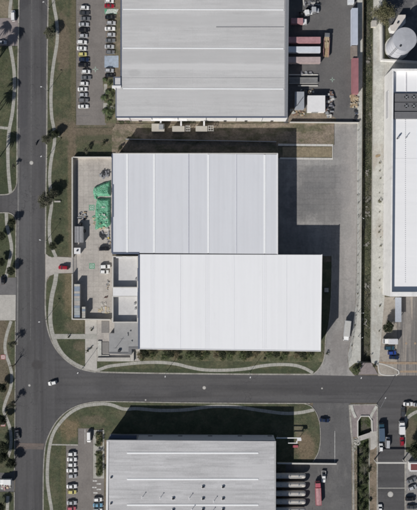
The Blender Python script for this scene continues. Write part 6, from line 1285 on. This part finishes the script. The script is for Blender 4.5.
for i, (x, y) in enumerate([(98.2, 434.6), (100.6, 439.8), (98, 444), (98.2, 453.4), (100.6, 458.6), (98.4, 464.4), (100.4, 469.4), (98.6, 474)]): put_tree('bush', x, y, 'green bush in the planter left of the bottom shed, %s from top' % ORD[i], random.uniform(.9, 1.2), .17, 'bushes in the lower planter', True, 'shrub')
for i, (x, y, s_) in enumerate([(91.4, 329.6, .8), (87.8, 351, .95), (91.6, 347.4, .6), (68.6, 336.4, .8)]): put_tree('darkbush', x, y, ['dark bush on the plaza above the crossing path', 'larger dark bush on the plaza below the crossing path', 'smaller dark bush right of the larger one on the plaza', 'dark bush beside the path left of the plaza'][i], s_, .15, None, True, 'shrub')
for i, (x, y, s_, k, l) in enumerate([(327, 353, .9, 'darkbush', 'dark bush in the driveway kerb bulge at the white shed corner'), (355.4, 369.4, 1.5, 'bush', 'green bush on the rounded corner bed beside the culvert deck'), (359, 364.6, 1.4, 'darkbush', 'dark bush at the end of the canal, left side'), (374, 365, 1.2, 'darkbush', 'dark bush at the end of the canal, right side'), (386, 326, 1.2, 'dark', 'dark tree in the service yard below the right shed'), (104, 144, 1.3, 'darkbush', 'dark shrub on the dirt at the shadow edge, left'), (121, 149, 1.6, 'darkbush', 'dark shrub beside the bluish shed corner'), (127.4, 121, 1.0, 'bush', 'green bush under the pinkish canopy'), (121, 121.4, 1.1, 'bush', 'green bush at the foot of the lower corner of the top shed'), (412.6, 447, 1.6, 'dark', 'dark tree above the gatehouse at the right photo edge'), (391.4, 449, 0.01, 'darkbush', '')]):
    if l: put_tree(k, x, y, l, s_, .12, None, True, 'tree' if k == 'dark' else 'shrub')
for i, y in enumerate((163, 171, 178.4, 193, 201.6, 212, 226.6, 232, 237.4, 246, 257.6, 268, 280.4, 288, 306, 331)): put_tree('weed', 379.6 + random.uniform(-.8, .8), y, 'dry weed tuft in the row on the right canal bank', random.uniform(.7, 1.6) if y != 201.6 else 2.6, .15, 'weeds on the right canal bank', True, 'weed')
for i in range(22): put_tree('weed', 357.8 - max(0, (i - 17)) * 1.4 + random.uniform(-.5, .3), 132 + i * 10.2 + random.uniform(-2, 2), 'dry weed tuft at the foot of the chain link fence', random.uniform(.6, 1.2), .12, 'weeds along the chain link fence', True, 'weed')
for i in range(14): put_tree('darkbush', (358.4, 363.5, 367.5)[i % 3] + random.uniform(-1.5, 1.5), 444 + i * 5, 'dark green bush growing in the culvert channel below the street', random.uniform(1.2, 2.0), -1.5, 'bushes in the culvert channel', True, 'shrub')

# ground cover: nobody could count these
def tufts(name, poly, n, z, size, kind, seed, clump=3):
    rnd = random.Random(seed); q = PP(poly); x0, x1 = min(p[0] for p in q), max(p[0] for p in q); y0, y1 = min(p[1] for p in q), max(p[1] for p in q)
    def inside(x, y):
        c_ = False
        for i in range(len(q)):
            a, b_ = q[i], q[(i + 1) % len(q)]
            if (a[1] > y) != (b_[1] > y) and x < (b_[0] - a[0]) * (y - a[1]) / (b_[1] - a[1]) + a[0]: c_ = not c_
        return c_
    from mathutils import noise as mn
    b_ = MB(); k = 0; near = []
    for L_ in PATHS:
        for i in range(len(L_) - 1):
            d_ = (L_[i + 1] - L_[i]).length; m_ = max(1, int(d_ / 1.0)); near += [L_[i].lerp(L_[i + 1], j / m_) for j in range(m_)]
    near = [u_ for u_ in near if x0 - 2 < u_.x < x1 + 2 and y0 - 2 < u_.y < y1 + 2]
    while k < n:
        x, y = rnd.uniform(x0, x1), rnd.uniform(y0, y1)
        if not inside(x, y): k += .2; continue
        if any((u_.x - x) ** 2 + (u_.y - y) ** 2 < 1.3 for u_ in near): k += .1; continue
        if mn.noise(Vector((x * .22, y * .22, seed))) + rnd.uniform(-.35, .35) < 0: k += .3; continue
        mi = rnd.choice((0, 1, 2))
        for j in range(clump):
            a = rnd.uniform(0, 6.28); s_ = size * .62 * rnd.uniform(.5, 1.3); c_, d_ = math.cos(a), math.sin(a); ex, ey = x + rnd.gauss(0, size * .5), y + rnd.gauss(0, size * .5)
            b_.add([(ex - c_ * s_ * .4, ey - d_ * s_ * .4, z), (ex + c_ * s_ * .4, ey + d_ * s_ * .4, z), (ex + d_ * s_ * .5, ey - c_ * s_ * .5, z + s_ * rnd.uniform(.25, .6))], [(0, 1, 2)], mi)
        k += 1
    o = struct(name, b_, LEAF[kind], 'stuff'); return o
def stuffobj(o, label, cat): o['label'] = label; o['category'] = cat; return o
stuffobj(tufts('grass', [(48, 0), (75.6, 0), (75.6, 125), (110, 128), (110, 155), (73, 156), (72.6, 255), (47, 253)], 9000, Z_LAWN, .28, 'olive', 1), 'rough grass tufts on the long lawn right of the main road', 'grass')
stuffobj(tufts('grass', [(47, 277), (72, 275), (72.6, 320), (84, 320), (84, 369), (60, 353), (47, 325)], 4000, Z_LAWN, .26, 'green', 2), 'grass tufts on the curved lawn below the yard driveway', 'grass')
stuffobj(tufts('dry_weeds', [(112, 124), (333, 124), (333, 144), (278, 144), (278, 154), (112, 154)], 7000, .3, .34, 'tawny', 3), 'dry weeds on the brown dirt strip above the bluish roof', 'weeds')
stuffobj(tufts('grass', [(0, 46), (17, 46), (15, 192), (0, 194)], 2600, Z_LAWN, .28, 'green', 4), 'grass tufts on the left verge above the side street', 'grass'); stuffobj(tufts('grass', [(0, 321), (15, 321), (14, 468), (0, 468)], 2600, Z_LAWN, .28, 'olive', 5), 'grass tufts on the left verge beside the junction', 'grass'); stuffobj(tufts('grass', [(0, 215), (15, 218), (15.4, 276), (0, 276)], 1500, Z_LAWN, .28, 'green', 6), 'grass tufts on the left verge below the side street', 'grass')
stuffobj(tufts('grass', [(46, 510), (46, 447), (60, 420), (84, 405), (125, 405), (104, 438), (104, 430), (78, 428), (77, 444), (66, 446), (66, 510)], 5000, Z_LAWN, .28, 'green', 7), 'grass tufts on the lower left corner lawn', 'grass'); stuffobj(tufts('grass', [(278, 405), (306, 405), (318, 420), (318, 445), (312, 461), (278, 461)], 2600, Z_LAWN, .3, 'olive', 8), 'grass tufts on the small brown lawn by the tanker dock', 'grass')
stuffobj(tufts('ground_cover', [(134, 351), (322, 352), (322, 361), (134, 360)], 6500, Z_LAWN + .02, .3, 'green', 9), 'green ground cover along the front of the white shed', 'ground cover'); stuffobj(tufts('ground_cover', [(134, 351), (322, 352), (322, 356), (134, 355)], 1500, Z_LAWN + .02, .3, 'tawny', 10), 'tan ground cover close to the white shed front', 'ground cover')
stuffobj(tufts('canal_plants', [(364.6, -10), (374, -10), (371, 361), (361, 361)], 900, -2.35, .8, 'olive', 11), 'dark plants growing on the canal bed', 'water plants'); stuffobj(tufts('canal_plants', [(366.6, -10), (374, -10), (371, 361), (364.6, 361)], 2600, -2.35, .8, 'dark', 12), 'greener plants on the sunny side of the canal bed', 'water plants')
stuffobj(tufts('channel_plants', [(358, 418), (371, 418), (371, 432), (370, 560), (357, 560)], 7000, -1.6, .6, 'green', 13, 4), 'green plants filling the channel below the street', 'plants'); stuffobj(tufts('dry_weeds', [(351.6, 438), (357, 438), (357, 560), (353.6, 560)], 1200, .12, .4, 'olive', 14), 'weeds on the narrow left bank of the lower channel', 'weeds'); stuffobj(tufts('dry_weeds', [(371, 452), (377, 448), (377, 560), (371, 560)], 900, .12, .35, 'olive', 15), 'weeds on the tan right bank of the lower channel', 'weeds')
stuffobj(tufts('grass', [(381.6, 12), (387, 12), (391, 46), (391, 59), (382, 59)], 900, .1, .35, 'olive', 16), 'grass strip between the canal wall and the tank', 'grass')

# remove the plan axis left over from unused prototypes
for key, (t, h, used) in TREES.items():
    if not used:
        for k in PROTO[t.name]: bpy.data.objects.remove(k)
        bpy.data.objects.remove(t)
import collections
lab = collections.defaultdict(list)
for o in C.objects:
    if o.parent is None and o.get('label') and not o.get('group'): lab[o['label']].append(o.name)
for k, v in lab.items():
    if len(v) > 1: print('DUPLICATE LABEL', k, v)


for o in C.objects:
    if o.get('label') and len(o['label'].split()) > 16: print('LONG', o['label'])

rnd = random.Random(77)
for i, (x, y) in enumerate(((368, 172), (367.6, 201), (368.4, 212), (367, 244), (367.4, 286), (366, 322), (369.6, 60))):
    p = W(x, y); t = thing('concrete_rubble', 'pale concrete rubble lying on the canal bed, %s from the top' % ORD[(i + 1) % 7], 'rubble', (p.x, p.y, -2.35), 0, 'rubble on the canal bed')
    for k in range(7):
        a = rnd.uniform(0, 6.28); part('rubble_piece', MB().obox((rnd.gauss(0, .7), rnd.gauss(0, 1.0), rnd.uniform(.02, .25)), (math.cos(a), math.sin(a), rnd.uniform(-.2, .2)), rnd.uniform(.3, .8), rnd.uniform(.5, 1.2), .14), plain('muddy_rubble', (.22, .21, .19), .9, 0, .25), t, False)
